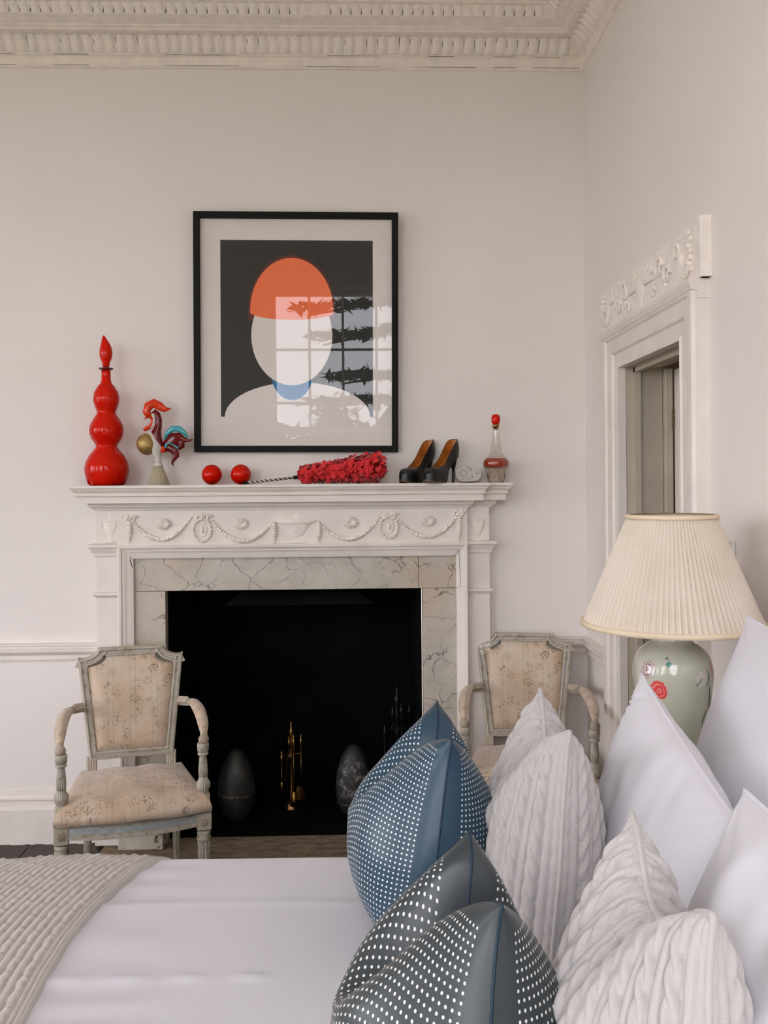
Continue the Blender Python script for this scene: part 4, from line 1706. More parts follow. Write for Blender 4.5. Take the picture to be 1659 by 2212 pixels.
def make_chair(label):
    t_ = thing('armchair', (0, 0, 0), label, 'chair', 0, 'pair of antique armchairs by the fireplace')
    FW, RW, FD, RD = .243, .165, -.235, .205      # half widths / y of front and rear legs
    # front legs with rosette blocks
    for s_ in (-1, 1):
        b_ = MB()
        b_.box(s_ * FW - .026, s_ * FW + .026, FD - .026, FD + .026, .312, .376, .004)
        b_.lathe([(.020, 0), (.024, .004), (.026, .014), (.022, .022), (.024, .026), (.024, .036), (.020, .040)][::1], (s_ * FW, FD, .268), 20)
        fl = fluted_leg(s_ * FW, FD, .270, .0, .024, .012)
        b_.add(fl.v, fl.f)
        lg = obj('leg', b_, M['chair_paint'], t_)
        r_ = MB()
        for k_ in range(8):
            a = k_ * PI / 4
            c0 = Vector((s_ * FW, FD - .027, .344))
            tip = c0 + Vector((math.cos(a) * .018, 0, math.sin(a) * .018))
            r_.tube([c0, c0.lerp(tip, .6) + Vector((0, -.003, 0)), tip], [(.0015, .0015), (.004, .003), (.0015, .001)], 6)
        r_.sphere((s_ * FW, FD - .028, .344), .004, 8, 6)
        obj('rosette', r_, M['chair_tan'], lg)
        b_ = fluted_leg(s_ * RW, RD, .34, .0, .021, .012, (s_ * .012, .05))
        b_.box(s_ * RW - .02, s_ * RW + .02, RD - .02, RD + .02, .33, .38, .003)
        obj('leg', b_, M['chair_paint'], t_)
    # seat rail: bowed front
    def edge(u, bow=.045):        # front edge -1..1
        return Vector((u * (FW - .0), FD - .012 - bow * (1 - abs(u) ** 2.2), 0))
    fr_pts = [edge(u) for u in np.linspace(-.9, .9, 15)]
    b_ = MB()
    P = []
    for p in fr_pts:
        n_ = Vector((p.x * .35, -1, 0)).normalized()
        P.append([p + n_ * o_ + Vector((0, 0, z_)) for o_, z_ in ((-.03, .384), (0.004, .384), (.006, .378), (.0, .374), (.0, .342), (.006, .338), (.006, .330), (-.02, .322), (-.03, .322))])
    b_.grid(P, False)
    for s_ in (-1, 1):
        p0, p1 = Vector((s_ * FW, FD + .02)), Vector((s_ * RW, RD))
        P = [[(p.x + s_ * o_, p.y, z_) for o_, z_ in ((-.02, .384), (.016, .384), (.018, .378), (.012, .374), (.012, .342), (.018, .336), (.016, .326), (-.02, .326))] for p in (p0, p1)]
        b_.grid(P, False)
    b_.box(-RW, RW, RD - .015, RD + .015, .326, .384)
    sr = obj('seat_rail', b_, M['chair_paint'], t_)
    bb = MB()
    P = []
    for p in fr_pts:
        n_ = Vector((p.x * .35, -1, 0)).normalized()
        P.append([p + n_ * .0012 + Vector((0, 0, z_)) for z_ in (.367, .350)])
    bb.grid(P, False)
    obj('painted_band', bb, M['chair_blue'], sr, 'pale blue painted band on the front rail')
    # upholstered seat
    nu_, nv_ = 33, 33
    P = []
    for j in range(nv_ + 1):
        v_ = (j / nv_) ** 2.0
        row = []
        for i in range(nu_ + 1):
            u = math.sin((i / nu_ * 2 - 1) * PI / 2)
            hw_ = (FW + .026) * (1 - v_) + (RW + .035) * v_
            yf = FD - .030 - .042 * (1 - abs(u) ** 2.2)
            y_ = yf * (1 - v_) + (RD - .005) * v_
            ed = min(1 - abs(u), v_ * 1.15, (1 - v_) * 1.3)
            rise = (1 - (1 - min(1, ed / .13)) ** 3.2)
            dome = .025 * (1 - u * u) * math.sin(PI * min(1, v_ * .9 + .12))
            z_ = .380 + .062 * rise + dome * 1.2 + .003 * math.sin(u * 9 + v_ * 5)
            bul = .020 * math.sin(PI * min(1, max(0, (z_ - .380) / .066)))
            row.append((u * hw_ * (1 + bul * 1.2), y_ - (bul if v_ < .2 else 0), z_))
        P.append(row)
    b_ = MB().grid(P, True)
    obj('seat', b_, M['damask_seat'], t_)
    gp = [edge(u) + Vector((0, -.014, .388)) for u in np.linspace(-1, 1, 21)]
    obj('piping', MB().tube(gp, .0035, 6), M['chair_tan'], t_)
    # back, leaning
    tilt = .16
    zb_, zt_ = .465, .895

    def B(x, z, y=0.0):
        return (x, RD - .005 + (z - .38) * tilt + y, z)
    ol = chair_outline(zb_, zt_, .163, .205)
    prof_ = [(0, .026), (0, 0.0), (.003, -.006), (.009, -.008), (.012, -.002), (.016, .002), (.022, .001), (.025, -.005), (.031, -.004), (.034, .006)]
    rows_ = []
    for d_, y_ in prof_:
        rows_.append([B(x, z, y_) for x, z in offset_poly(ol, d_)])
    b_ = MB().grid(rows_, False, closed_v=True)
    # back cover
    rim = [B(x, z, .026) for x, z in ol]
    b_.add(rim, [tuple(range(len(rim)))])
    obj('back_frame', b_, M['chair_paint'], t_)
    zr_ = zt_ - .040

    def half(z):
        k_ = (z - zb_) / (zr_ - zb_)
        if z <= zr_ - .030: return .163 + (.205 - .163) * k_ - .0325
        a_ = math.acos(max(-1, min(1, 1 - (z + .0325 - zr_ - .002) / (.036)))) if z + .0325 > zr_ + .002 else 0
        return .205 - .008 - (.205 * .37 - .008) * math.sin(a_) - .0325
    z0_, z1_ = zb_ + .0325, zt_ - .0335
    zz = [z0_ + (z1_ - z0_) * k_ / 24 for k_ in range(20)] + list(np.linspace(z0_ + (z1_ - z0_) * 20 / 24, z1_, 12))
    rows_ = []
    for z in zz:
        h_ = half(z)
        row = []
        for x_ in np.sin(np.linspace(-PI / 2, PI / 2, 21)):
            ed = min((1 - abs(x_)) * h_, z - z0_, z1_ - z)
            row.append(B(x_ * h_, z, .004 - .020 * (1 - (1 - min(1, ed / .045)) ** 2.4)))
        rows_.append(row)
    obj('backrest', MB().grid(rows_, True), M['damask_back'], t_)
    # stiles from seat to back
    for s_ in (-1, 1):
        b_ = MB()
        for k_ in range(4):
            x_ = s_ * (RW - .012) + (k_ - 1.5) * .009
            b_.tube([B(x_, .37, .0), B(x_ + 0, zb_ + .01, .0)], [.005, .005], 8)
        b_.add([B(s_ * (RW - .012) - .02, .37, .004), B(s_ * (RW - .012) + .02, .37, .004), B(s_ * (RW - .012) + .02, .48, .004), B(s_ * (RW - .012) - .02, .48, .004)], [(0, 1, 2, 3)])
        obj('stile', b_, M['chair_paint'], t_)
    # outer stile running behind the frame
    # arms
    for s_ in (-1, 1):
        zA = .685
        A0 = Vector(B(s_ * .192, .668, .0))
        A1 = A0 + Vector((s_ * .030, -.040, .006))
        end = Vector((s_ * (FW + .002), FD + .012, .610))
        path = []
        ctrl = [A1, A1 + Vector((s_ * .035, -.14, .012)), Vector((s_ * (FW + .010), FD + .055, .685)), Vector((s_ * (FW + .004), FD - .002, .640)), end]
        for u in np.linspace(0, 1, 14):
            # de Casteljau
            q_ = [c_.copy() for c_ in ctrl]
            while len(q_) > 1:
                q_ = [q_[i].lerp(q_[i + 1], u) for i in range(len(q_) - 1)]
            path.append(q_[0])
        b_ = MB().tube(path, [(.013, .013)] * 14, 8)
        ar = obj('arm', b_, M['chair_paint'], t_)
        b2 = MB()
        b2.tube([A0 + Vector((-s_ * .01, .01, 0)), A1 + Vector((0, 0, 0))], [(.018, .019), (.018, .019)], 4, smooth=False)
        for k_ in range(3):
            b2.tube([A0 + Vector((s_ * .006, -.016, -.012 + k_ * .012)), A1 + Vector((0, -.016, -.012 + k_ * .012))], .0035, 6)
        obj('arm_block', b2, M['chair_paint'], ar)
        pad = [p + Vector((0, 0, .008)) for p in path[1:11]]
        rad = [(.012, .010), (.020, .017), (.022, .019), (.023, .020), (.023, .020), (.022, .019), (.021, .018), (.019, .017), (.016, .015), (.010, .008)]
        obj('arm_pad', MB().tube(pad, rad, 14), M['damask_seat'], ar, 'padded silk arm rest')
        # scroll end
        obj('scroll', MB().sphere(end + Vector((0, -.008, .022)), .020, 12, 8, (.95, .8, 1.0)), M['chair_tan'], ar)
        # post: turned and fluted
        pst = MB()
        X_, Y_ = s_ * (FW + .0), FD + .012
        pst.box(X_ - .022, X_ + .022, Y_ - .022, Y_ + .022, .412, .436, .003)
        pst.lathe([(.018, .436), (.013, .442), (.016, .446), (.021, .460), (.021, .475), (.014, .487), (.013, .495)], (X_, Y_, 0), 48, flute=16, amp=.22)
        pst.lathe([(.013, .495), (.014, .52), (.011, .562), (.010, .572), (.016, .576), (.016, .580), (.010, .586)], (X_, Y_, 0), 48, flute=16, amp=.26)
        pst.lathe([(.012, .584), (.017, .590), (.018, .612), (.016, .618)], (X_, Y_, 0), 48, flute=16, amp=.22)
        obj('arm_post', pst, M['chair_paint'], t_)
    return t_


def place(o, bx, by, fx, fy):
    """bx, by: middle of the back legs line, fx, fy: middle of the front legs line"""
    dx, dy = fx - bx, fy - by
    ang = math.atan2(dx, -dy)
    # local front is -y
    o.rotation_euler = (0, 0, ang)
    c_, s_ = math.cos(ang), math.sin(ang)
    # local front point (0, -.235)
    o.location = (fx - (.235 * s_), fy - (-.235 * c_), 0)


ch1 = make_chair('worn cream silk armchair with grey frame, left of the fireplace')
pb, pf_ = at(285, 1600, 3.70), at(289.5, 1765, 3.30)
place(ch1, pb.x + .0, 3.70, pf_.x, 3.30)
ch2 = copy_tree(ch1)
ch2['label'] = 'cream silk armchair in the right corner, partly hidden behind the knitted cushion'
pb, pf_ = at(1135, 1500, 3.87), at(1143, 1560, 3.49)
place(ch2, pb.x, 3.87, pf_.x, 3.485)

# ================================================================== BED
BZ = .705
BXL, BXRR = -1.45, .93
BY0, BY1 = .42, 2.13
bed = thing('bed', (0, 0, 0), 'large bed with white bedding in front, running out of the picture', 'bed')
b = MB().box(BXL, BXRR, BY0 + .04, BY1 - .04, .10, .36, .02)
obj('bed_base', b, M['linen'], bed)
for x in (BXL + .1, BXRR - .1):
    for y in (BY0 + .12, BY1 - .12):
        obj('leg', MB().lathe([(.02, 0), (.03, .10)], (x, y, 0), 16), M['iron'], bed)
obj('mattress', MB().box(BXL, BXRR, BY0 + .03, BY1 - .05, .36, .645, .03), M['mattress'], bed)
obj('headboard', MB().box(BXRR + .01, BXRR + .07, BY0, BY1 - .05, .15, 1.16, .03), M['linen'], bed)
# duvet
nx, ny = 260, 240
X = np.linspace(BXL - .02, BXRR + .0, nx)[None, :].repeat(ny, 0)
tt = np.linspace(0, 1, ny)[:, None].repeat(nx, 1)
# arc length across the bed: drop, top, drop
Ltop = BY1 - BY0
drop = .38
S_ = -drop + tt * (Ltop + 2 * drop)
rad = .05
Y = np.where(S_ < 0, BY0, np.where(S_ > Ltop, BY1, BY0 + S_))
Z = np.where(S_ < 0, BZ + S_, np.where(S_ > Ltop, BZ - (S_ - Ltop), BZ))
for sgn, y0, sv in ((1, BY1, S_ - Ltop), (-1, BY0, -S_)):
    a = np.clip((sv + rad) / (2 * rad), 0, 1) * PI / 2
    inr = (sv > -rad) & (sv < rad)
    Y = np.where(inr, y0 - sgn * rad + sgn * rad * np.sin(a), Y)
    Z = np.where(inr, BZ - rad + rad * np.cos(a), Z)
wr = fbm(X * 5.5, Y * 9, 5, 3) * .0055 + fbm(X * 2.2, Y * 1.6, 9, 2) * .010
lines = np.exp(-((Y - 1.585 - .004 * np.sin(X * 9)) / .010) ** 2) * .0026 * (1 + np.sin(X * 60)) * (X < -.1)
lines += np.exp(-((Y - 1.86 + .01 * np.sin(X * 5)) / .012) ** 2) * .0025
gath = np.exp(-((X + .44) / .10) ** 2) * np.sin(Y * 70 + 3 * np.sin(Y * 9)) * .0016
Z = Z + wr + lines + gath
Y = Y + np.where(S_ > Ltop - .02, .008 * fbm(X * 9, X * 3, 3, 2), 0)
dv = np_grid('duvet', np.stack([X, Y, Z], -1), M['linen'])
tag(dv, 'smooth white duvet spread over the bed', 'duvet')


# ------------------------------------------------------------------ knitted throw
def cable(a, b_, pitch, per, amp, side=1):
    """cable-knit relief; a across the ribs, b_ along them, metres"""
    k_ = np.floor(a / pitch)
    x_ = (a / pitch - k_) * 2 - 1           # -1..1 within a repeat
    # the left part of the repeat is a cable of two strands, the right part a plain rib
    xc = (x_ + .38) / .60
    ph = b_ / per * 2 * PI + k_ * 1.3
    c1 = .42 * np.sin(ph)
    s1 = np.sqrt(np.clip(1 - ((xc - c1) / .62) ** 2, 0, 1)) * (1.0 + .35 * np.cos(ph))
    s2 = np.sqrt(np.clip(1 - ((xc + c1) / .62) ** 2, 0, 1)) * (1.0 - .35 * np.cos(ph))
    cab = np.maximum(s1, s2)
    xr = (x_ - .64) / .34
    rib = .62 * np.sqrt(np.clip(1 - xr ** 2, 0, 1))
    return amp * np.maximum(cab, rib)


def rope(a, b_, pitch, per, amp):
    """throw pattern: one smooth rib, one rib with knots"""
    k_ = np.floor(a / pitch)
    x_ = (a / pitch - k_)
    x1 = (x_ - .25) / .25
    x2 = (x_ - .75) / .25
    ph = b_ / per * 2 * PI + k_ * 2.1
    r1 = np.sqrt(np.clip(1 - x1 ** 2, 0, 1)) * .8
    wob = .22 * np.sin(ph)
    bump_ = np.exp(-((np.mod(ph + PI, 2 * PI) - PI) / .75) ** 2)
    r2 = np.sqrt(np.clip(1 - ((x2 - wob) / .95) ** 2, 0, 1)) * .76 + bump_ * np.exp(-((x2 - .15) / .85) ** 2) * .50
    return amp * np.maximum(r1, r2)


nx, ny = 460, 760
TX1 = -.438
u = np.linspace(0, 1, nx)[None, :].repeat(ny, 0)
S_ = np.linspace(-.05, Ltop + .30, ny)[:, None].repeat(nx, 1)
Ye = np.where(S_ > Ltop, BY1, BY0 + S_)
TXE = np.interp(Ye, [.4, 1.45, 1.50, 1.60, 1.715, 1.82, 1.91, 2.02, 2.10, 2.14], [-.50, -.518, -.5205, -.5256, -.524, -.5145, -.4975, -.470, -.428, -.405])
XX = -1.35 + u * (TXE + 1.35)
base_h = .012
Y = BY0 + S_
Zt = np.full_like(Y, BZ + base_h)
sv = S_ - Ltop
rad = .06
a = np.clip((sv + rad) / (2 * rad), 0, 1) * PI / 2
Yv = np.where(sv > rad, BY1 + .012, np.where(sv > -rad, BY1 - rad + (rad + .012) * np.sin(a), Y))
Zv = np.where(sv > rad, BZ - sv, np.where(sv > -rad, BZ - rad + (rad + base_h) * np.cos(a), Zt))
swell = .010 * np.exp(-((XX + .62) / .14) ** 2) * ss(Y, 1.5, 2.0) + .004 * fbm(XX * 5, Y * 4, 21, 2)
de = TXE - XX
h = rope(-(de - .030), Y, .0350, .046, .0082)
h = np.where(de < .030, .0045 * np.abs(np.sin(de / .010 * PI)) ** .6, h)
edge_roll = ss((1 - u) * 0.9, 0, .008)
nz = np.where(sv > 0, np.cos(np.clip(a, 0, PI / 2)), 1)
ny_ = np.sqrt(np.clip(1 - nz ** 2, 0, 1))
Zv = Zv + (h + swell) * nz - (1 - edge_roll) * (base_h + .004) * nz
Yv = Yv + (h + swell) * ny_
uv = np.stack([XX, Y], -1)
th = np_grid('knitted_throw', np.stack([XX, Yv, Zv], -1), M['knit_throw'], uv=uv)
tag(th, 'chunky oatmeal cable-knit throw across the foot of the bed', 'throw')


# ------------------------------------------------------------------ cushions
def cushion(name, label, cat, pos, W_, H_, T_, lean, yaw, chop, mat, n=70, ear=.16, roll=0.0, disp=None, pinch=.10, seed=1, group=None, wr_=.004, p=2.3, q=.55,
            seam=None, seam_r=.003, chopw=.36, ylean=0.0, flop=0.0, mid=0.0):
    """pos: bottom centre; lean: radians, the top falls towards +x; faces point along -x and +x"""
    t_ = thing(name, pos, label, cat, yaw, group)
    U, V = np.meshgrid(np.linspace(-1, 1, n), np.linspace(-1, 1, n))
    # pack rows near the rim a little tighter
    U = np.sin(U * PI / 2) * .35 + U * .65
    V = np.sin(V * PI / 2) * .35 + V * .65
    out = []
    mats = []
    for sgn in (-1, 1):
        A = U * W_ / 2 * (1 - pinch * (1 - V ** 2))
        Bv = V * H_ / 2 * (1 - pinch * (1 - U ** 2))
        env = np.clip(1 - np.abs(U) ** p, 0, 1) ** q * np.clip(1 - np.abs(V) ** p, 0, 1) ** q
        low = 1 + .22 * np.clip(-V, -1, 1) * 1.0 + mid * np.clip(1 - (V + .1) ** 2, 0, 1)
        t = T_ / 2 * env * low
        cf = np.exp(-((U - .05) / chopw) ** 2) * ss(V, -.35, 1.0)
        Bv = Bv - chop * cf ** 1.1
        A = A * (1 - ear * ss(V, -.2, 1) * (1 - .6 * cf))
        Bv = Bv + roll * A * ss(V, -1.0, .6)
        t = t * (1 + .18 * (chop / .12) * np.exp(-((U) / .5) ** 2) * np.exp(-((V - .35) / .35) ** 2))
        # the crease that the chop leaves on each face
        t = t - (chop * .22) * np.exp(-((U - .05 - .05 * sgn) / .13) ** 2) * ss(V, .15, .8) * (env > 0)
        t = np.maximum(t, 0)
        wrk = wr_ * fbm(A * 26 + seed, Bv * 15, seed + (sgn > 0) * 7, 3) * np.clip(env * 1.6, 0, 1)
        # radiating pulls from the corners
        ang = np.arctan2(np.abs(Bv) - H_ / 2, np.abs(A) - W_ / 2)
        rc = np.hypot(np.abs(Bv) - H_ / 2, np.abs(A) - W_ / 2)
        wrk += min(wr_, .004) * .9 * np.sin(ang * 22 + seed) * np.exp(-(rc / .09) ** 2) * np.clip(env * 3, 0, 1)
        t = t + wrk
        dU = np.hypot(np.diff(A, axis=1), np.diff(t, axis=1))
        cu = np.concatenate([np.zeros((n, 1)), np.cumsum(dU, 1)], 1)
        Ua = (cu / np.maximum(cu[:, -1:], 1e-6) * 2 - 1)
        dV = np.hypot(np.diff(Bv, axis=0), np.diff(t, axis=0))
        cv_ = np.concatenate([np.zeros((1, n)), np.cumsum(dV, 0)], 0)
        Va = (cv_ / np.maximum(cv_[-1:, :], 1e-6) * 2 - 1)
        Ua = np.where(np.abs(V) > .985, U, Ua)
        Va = np.where(np.abs(U) > .985, V, Va)
        Zl = Bv + H_ / 2
        Xl = sgn * t + flop * np.clip(V, 0, 1) ** 2
        # lean about the bottom edge
        cl, sl = math.cos(lean), math.sin(lean)
        Xw = Xl * cl + Zl * sl
        Zw = -Xl * sl + Zl * cl
        Yw = A + Zl * ylean
        # settle into the bed
        Zw = np.where(Zw < .012, .012 - (.012 - Zw) * .12, Zw)
        Zw = np.maximum(Zw, .002)
        P = np.stack([Xw, Yw, Zw], -1)
        uv_ = np.stack([Ua * W_ * .56, Va * H_ * .56], -1)
        if disp is not None:
            gu, gv = np.gradient(P, axis=1), np.gradient(P, axis=0)
            Nn = np.cross(gu, gv)
            Nn /= np.maximum(np.linalg.norm(Nn, axis=-1, keepdims=True), 1e-9)
            if (Nn[n // 2, n // 2, 0] > 0) != (sgn > 0): Nn = -Nn
            P = P + Nn * (disp(uv_[..., 0], uv_[..., 1]) * np.clip(env * 3, 0, 1))[..., None]
            P[..., 2] = np.maximum(P[..., 2], .002)
        o_ = np_grid('front_panel' if sgn < 0 else 'back_panel', P, mat, t_, uv=uv_, flip=(sgn > 0))
        out.append(P)
    P = out[0]
    ring = list(P[0, :]) + list(P[1:, -1]) + list(P[-1, ::-1][1:]) + list(P[::-1, 0][1:])
    step_ = max(1, len(ring) // 160)
    ring = [Vector(map(float, r)) for r in ring[::step_]]
    b_ = MB().tube(ring + [ring[0]], seam_r, 6, cap=False)
    obj('piping', b_, seam or mat, t_)
    return t_


blue = dotted('blue_dotted_satin', (0.012, 0.045, 0.080, 1), (0.028, 0.065, 0.098, 1), (0.74, 0.76, 0.74, 1), .493, .448, .0088, .034, .19)
grey = dotted('slate_dotted_satin', (0.022, 0.034, 0.042, 1), (0.052, 0.060, 0.064, 1), (0.74, 0.73, 0.68, 1), .493, .437, .0092, .034, .19)
blue_p = plain('blue_satin_piping', (0.012, 0.032, 0.055), .5, spec=.3)
CY1, CY2 = 1.77, 1.115
cushion('dotted_cushion', 'dark blue satin cushion with white dots, farther one near the fireplace', 'cushion',
        (.100, CY1, BZ), .44, .40, .28, .17, 0.0, .10, blue, n=140, seed=3, group='dotted satin cushions', wr_=.0065, seam=blue_p, seam_r=.002, ear=.34)
cushion('dotted_cushion', 'slate grey-blue dotted satin cushion at the bottom edge, nearer the camera', 'cushion',
        (.080, CY2, BZ), .44, .39, .28, .19, 0.04, .10, grey, n=140, seed=8, group='dotted satin cushions', wr_=.0070, seam=blue_p, seam_r=.002, ear=.50)
kd = lambda A, B_: cable(A + .5, B_, .046, .070, .0085)
cushion('knitted_cushion', 'cream cable-knit cushion, farther one in front of the corner armchair', 'cushion',
        (.305, 1.67, BZ), .46, .440, .19, .12, -.05, .06, M['knit'], n=330, disp=kd, seed=4, group='cable-knit cushions', wr_=.004, seam_r=.004, chopw=.5, ear=.30)
cushion('knitted_cushion', 'cream cable-knit cushion at the bottom right, nearer the camera', 'cushion',
        (.285, 1.00, BZ), .46, .440, .19, .12, -.02, .05, M['knit'], n=330, disp=kd, seed=6, group='cable-knit cushions', wr_=.004, seam_r=.004, chopw=.5, ear=.40)
# white pillows against the headboard
cushion('white_pillow', 'white cotton pillow leaning behind the farther knitted cushion', 'pillow',
        (.485, 1.54, BZ), .54, .415, .19, .16, 0.0, .0, M['linen'], n=130, seed=12, group='white pillows', wr_=.010, pinch=.03, roll=.22, ear=.02, p=2.6)
cushion('white_pillow', 'white cotton pillow leaning behind the nearer knitted cushion', 'pillow',
        (.445, .94, BZ), .56, .44, .27, .16, 0.0, .0, M['linen'], n=130, seed=15, group='white pillows', wr_=.010, pinch=.03, ear=.02, p=2.6)
cushion('white_pillow', 'large upright white pillow against the right wall, beside the lamp', 'pillow',
        (.64, 1.56, BZ), .66, .59, .20, .28, 0.0, .0, M['linen'], n=110, seed=18, group='white pillows', wr_=.005, pinch=.06, ear=.05)

# ================================================================== NIGHTSTAND + LAMP
NX, NY = .80, 2.40
lc = at(1452, 1350, 2.28)
ns = thing('nightstand', (.80, 2.36, 0), 'white bedside table under the lamp, behind the pillows', 'table')
obj('carcass', MB().box(-.20, .20, -.19, .19, .10, .64, .004), M['brick_white'], ns)
obj('table_top', MB().box(-.215, .215, -.205, .205, .64, .665, .006), M['brick_white'], ns)
for sx in (-1, 1):
    for sy in (-1, 1):
        obj('leg', MB().lathe([(.012, 0), (.018, .10)], (sx * .17, sy * .16, 0), 12), M['brick_white'], ns)
for z in (.16, .40):
    dr_ = obj('drawer', MB().box(-.205, -.198, -.17, .17, z, z + .21, .002), M['brick_white'], ns)
    obj('knob', MB().sphere((-.215, 0, z + .105), .012, 12, 8), M['brass'], dr_)

LYY = 2.26
lx = at(1452, 1350, LYY).x
LP_ = LYY / F


def lz(py): return at(1455, py, LYY).z


lp = thing('table_lamp', (lx, LYY, .666), 'large pale green flowered ceramic lamp with pleated cream shade', 'lamp')
zo = .666
vp = [(.001, 0), (.060, 0), (.062, .008), (.052, .03), (.050, .06)]
for hw_, py in ((47, 1660), (60, 1600), (72, 1550), (81, 1500), (85.5, 1460), (85, 1440), (80, 1420), (70, 1403), (56, 1392), (46, 1387), (42.5, 1383), (42.5, 1372), (44, 1366), (44, 1362)):
    vp.append((hw_ * LP_, lz(py) - zo))
t = NT('celadon_glaze')
v = t.coord()
base = t.ramp(t.noise(v, 5, 4), [(.3, (.46, .455, .35)), (.7, (.56, .555, .45))])
col = base


def flower(col, ang, z, r, c0, c1, seed_):
    R_ = np.interp(z, [p[1] for p in vp], [p[0] for p in vp])
    pos = (R_ * math.sin(ang), -R_ * math.cos(ang), z)
    sb = t.n('ShaderNodeVectorMath', operation='DISTANCE')
    t.l(v, sb.inputs[0])
    sb.inputs[1].default_value = pos
    d_ = sb.outputs['Value']
    wob = t.math('MULTIPLY_ADD', t.noise(v, 70 + seed_, 3), r * .5, -r * .25)
    d_ = t.math('ADD', d_, wob)
    m_ = t.step(d_, r, r * .88)
    ring = t.math('SINE', t.math('MULTIPLY_ADD', d_, 6.28 / (r * .38), t.math('MULTIPLY', t.noise(v, 60, 3), 9.0)))
    cc_ = t.mix(t.step(ring, .1, .9), c0, c1)
    return t.mix(t.math('MULTIPLY', m_, .92), col, cc_)


def zl(py): return lz(py) - zo


col = flower(col, -.68, zl(1476), .024, (.72, .03, .035, 1), (.78, .22, .20, 1), 3)
col = flower(col, -.98, zl(1436), .022, (.60, .52, .50, 1), (.20, .05, .09, 1), 7)
col = flower(col, -.42, zl(1421), .007, (.03, .20, .18, 1), (.10, .30, .26, 1), 9)
col = flower(col, .42, zl(1447), .0065, (.28, .01, .05, 1), (.10, .01, .03, 1), 5)
col = flower(col, 1.02, zl(1436), .022, (.55, .36, .30, 1), (.50, .08, .06, 1), 13)
col = flower(col, 1.30, zl(1475), .014, (.62, .12, .09, 1), (.55, .3, .22, 1), 17)
M['celadon'] = t.set(Base_Color=col, Roughness=.12, Coat_Weight=.5, Coat_Roughness=.05)
obj('vase_body', MB().lathe(vp, n=64), M['celadon'], lp)
# painted stems and a white blossom in thin relief on the glaze
fl_ = MB()


def vs(ang, z, out=.0008):
    R_ = float(np.interp(z, [p[1] for p in vp], [p[0] for p in vp])) + out
    return Vector((R_ * math.sin(ang), -R_ * math.cos(ang), z))


wb_ = MB()
for k in range(5):
    a = k * 2 * PI / 5 + .4
    c0 = (.42 + .10 * math.cos(a) * .9, zl(1452) + .011 * math.sin(a))
    P = []
    for rr_ in np.linspace(0, 1, 4):
        P.append([vs(c0[0] + rr_ * .085 * math.cos(b2), c0[1] + rr_ * .009 * math.sin(b2), .0005 + .0006 * (1 - rr_)) for b2 in np.linspace(0, 2 * PI, 13)[:-1]])
    wb_.grid(P, True, closed_v=True)
obj('painted_blossom', wb_, plain('white_petal', (.60, .58, .50), .2, var=.03), lp)
for pts_ in ([(.45, 1449), (.30, 1462), (.24, 1466)], [(.62, 1432), (.70, 1446), (.68, 1460), (.60, 1470)], [(.75, 1470), (.82, 1500), (.80, 1520)],
             [(.72, 1520), (.62, 1540), (.60, 1555)], [(.62, 1575), (.85, 1590), (1.0, 1610)], [(.80, 1590), (.70, 1615), (.60, 1640)], [(.9, 1500), (1.05, 1540), (1.0, 1570)],
             [(-1.05, 1480), (-1.02, 1500), (-1.06, 1515)], [(-.55, 1412), (-.47, 1408), (-.44, 1416)]):
    P3 = []
    for i in range(len(pts_) - 1):
        for u in np.linspace(0, 1, 5)[:-1]:
            a_ = pts_[i][0] * (1 - u) + pts_[i + 1][0] * u
            y_ = pts_[i][1] * (1 - u) + pts_[i + 1][1] * u
            P3.append(vs(a_, zl(y_), .0003))
    fl_.tube(P3, [.0004 + .0011 * math.sin(PI * i / (len(P3) - 1)) for i in range(len(P3))], 5)
o = obj('painted_stem', fl_, plain('stem_green', (.04, .07, .05), .3), lp)
o['kind'] = 'stuff'
# fittings + shade
zs0, zs1 = lz(1350) - zo, lz(1118) - zo
obj('lamp_fitting', MB().lathe([(.02, zl(1363)), (.045, zl(1362)), (.045, zl(1358)), (.014, zl(1352)), (.012, zs0 + .06), (.018, zs0 + .07), (.018, zs0 + .10)], n=20), M['brass'], lp)
r0, r1 = 189 * LP_, 93 * LP_
npl = 92
P = []
for k in range(7):
    u = k / 6
    r = r0 + (r1 - r0) * u
    row = []
    for j in range(npl * 4):
        a = 2 * PI * j / (npl * 4)
        saw = (j % 4)
        off = (0, .0045, .0055, .0015)[saw] * (.55 + .45 * (1 - u))
        row.append(((r + off) * math.cos(a), (r + off) * math.sin(a), zs0 + (zs1 - zs0) * u))
    P.append(row)
shd = MB().grid(P, False, closed_v=True)
so2 = obj('lamp_shade', shd, M['shade'], lp)
obj('shade_lining', MB().lathe([(r0 - .003, zs0), (r1 - .003, zs1)], n=64, cap=False), M['shade'], so2)
for r, z, hh in ((r0, zs0, .011), (r1, zs1, .008)):
    obj('shade_trim', MB().lathe([(r - .004, z - .003), (r + .0075, z - .002), (r + .0085, z + hh * .4), (r + .006, z + hh), (r - .004, z + hh)], n=96, cap=False), M['cream_trim'], so2)

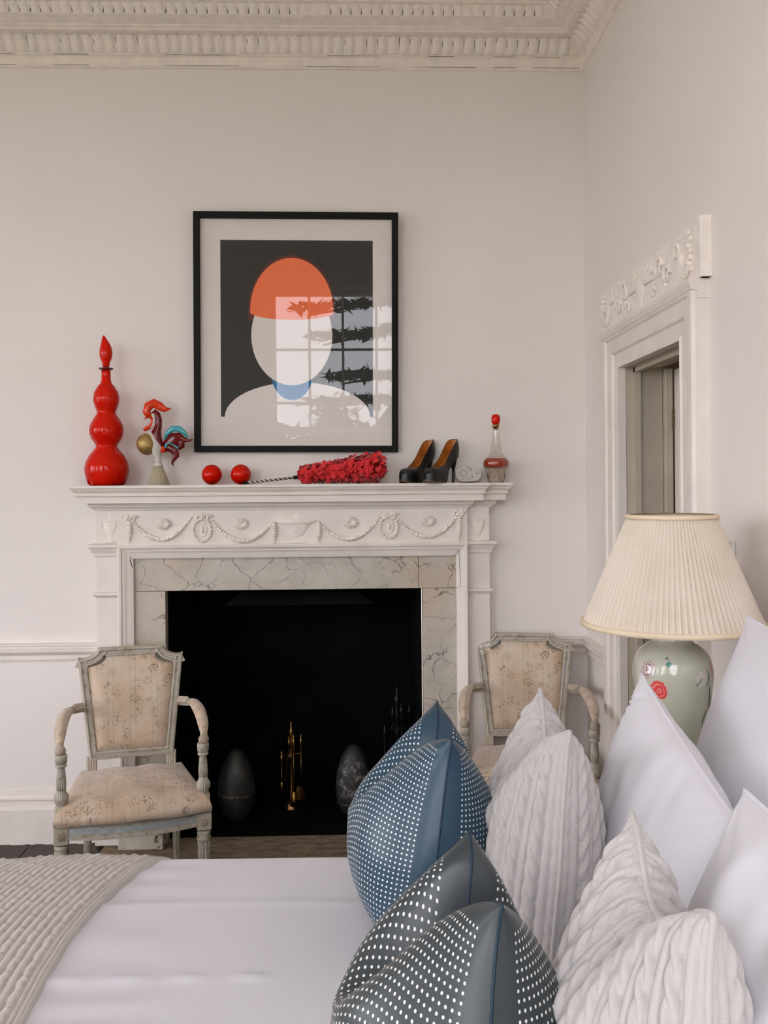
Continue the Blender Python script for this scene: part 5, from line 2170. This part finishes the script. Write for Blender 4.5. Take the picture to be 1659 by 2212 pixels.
# ================================================================== OUTSIDE (seen mirrored in the picture glass)
lawn = MB()
lawn.box(-60, 40, -60, -9, -1.2, -1.1)
g_ = obj('lawn', lawn, M['grass'])
g_['kind'] = 'structure'
M['bounce_gravel'] = plain('pale_bounce_gravel', (.55, .50, .43), .9, var=.1, scale=3)  # pale warm ground, added to bounce light up onto ceiling and upper walls
g_ = obj('bounce_terrace', MB().box(-60, 40, -9, 30, -1.2, -1.1), M['bounce_gravel'])
g_['kind'] = 'structure'
tr = thing('cedar_tree', (1.7, -8.5, -1.1), 'dark cedar outside, seen reflected in the picture glass', 'tree')
obj('trunk', MB().tube([(0, 0, 0), (.1, 0, 2), (0, .1, 5), (.1, 0, 9)], [.35, .3, .22, .08], 12), M['bark'], tr)
rr = random.Random(5)
bm_, nm = MB(), MB()
for k in range(34):
    z = 1.2 + k * .22 + rr.uniform(-.1, .1)
    a = rr.uniform(0, 2 * PI)
    L = rr.uniform(1.6, 3.0)
    d_ = Vector((math.cos(a), math.sin(a), rr.uniform(-.08, .14)))
    p0 = Vector((0, 0, z))
    bm_.tube([p0, p0 + d_ * L * .5, p0 + d_ * L + Vector((0, 0, -.15))], [.07, .045, .015], 6)
    for j in range(230):
        u = rr.uniform(.25, 1.05)
        c0 = p0 + d_ * L * u + Vector((rr.uniform(-.35, .35), rr.uniform(-.35, .35), rr.uniform(-.06, .06)))
        for _ in range(2):
            e1 = Vector((rr.uniform(-1, 1), rr.uniform(-1, 1), rr.uniform(-.35, .25))).normalized() * rr.uniform(.08, .22)
            e2 = e1.cross(Vector((rr.uniform(-.5, .5), rr.uniform(-.5, .5), 1))).normalized() * rr.uniform(.02, .07)
            nm.add([c0 - e1, c0 + e2, c0 + e1, c0 - e2], [(0, 1, 2, 3)])
obj('branch', bm_, M['bark'], tr)
o = obj('needles', nm, M['needles'], tr, recalc=False)
o['kind'] = 'stuff'
hg_ = MB()
for k in range(9):
    c0 = Vector((-3.6 + k * .95 + rr.uniform(-.3, .3), -19 + rr.uniform(-1, 1), .3 + rr.uniform(-.4, .6)))
    R1, R3 = rr.uniform(.9, 1.4), rr.uniform(1.9, 3.0)
    hg_.sphere(c0, 1, 10, 8, (R1 * .85, 1.0, R3 * .85))
    for j in range(420):
        d_ = Vector((rr.gauss(0, 1), rr.gauss(0, 1), rr.gauss(0, 1))).normalized()
        p = c0 + Vector((d_.x * R1, d_.y, d_.z * R3)) * rr.uniform(.85, 1.05)
        e1 = Vector((rr.uniform(-1, 1), rr.uniform(-1, 1), rr.uniform(-.6, .6))).normalized() * rr.uniform(.12, .3)
        e2 = e1.cross(d_).normalized() * rr.uniform(.06, .14)
        hg_.add([p - e1, p + e2, p + e1, p - e2], [(0, 1, 2, 3)])
o = obj('distant_trees', hg_, M['needles'], recalc=False)
tag(o, 'clump of dark evergreens out on the lawn', 'trees', kind='stuff')
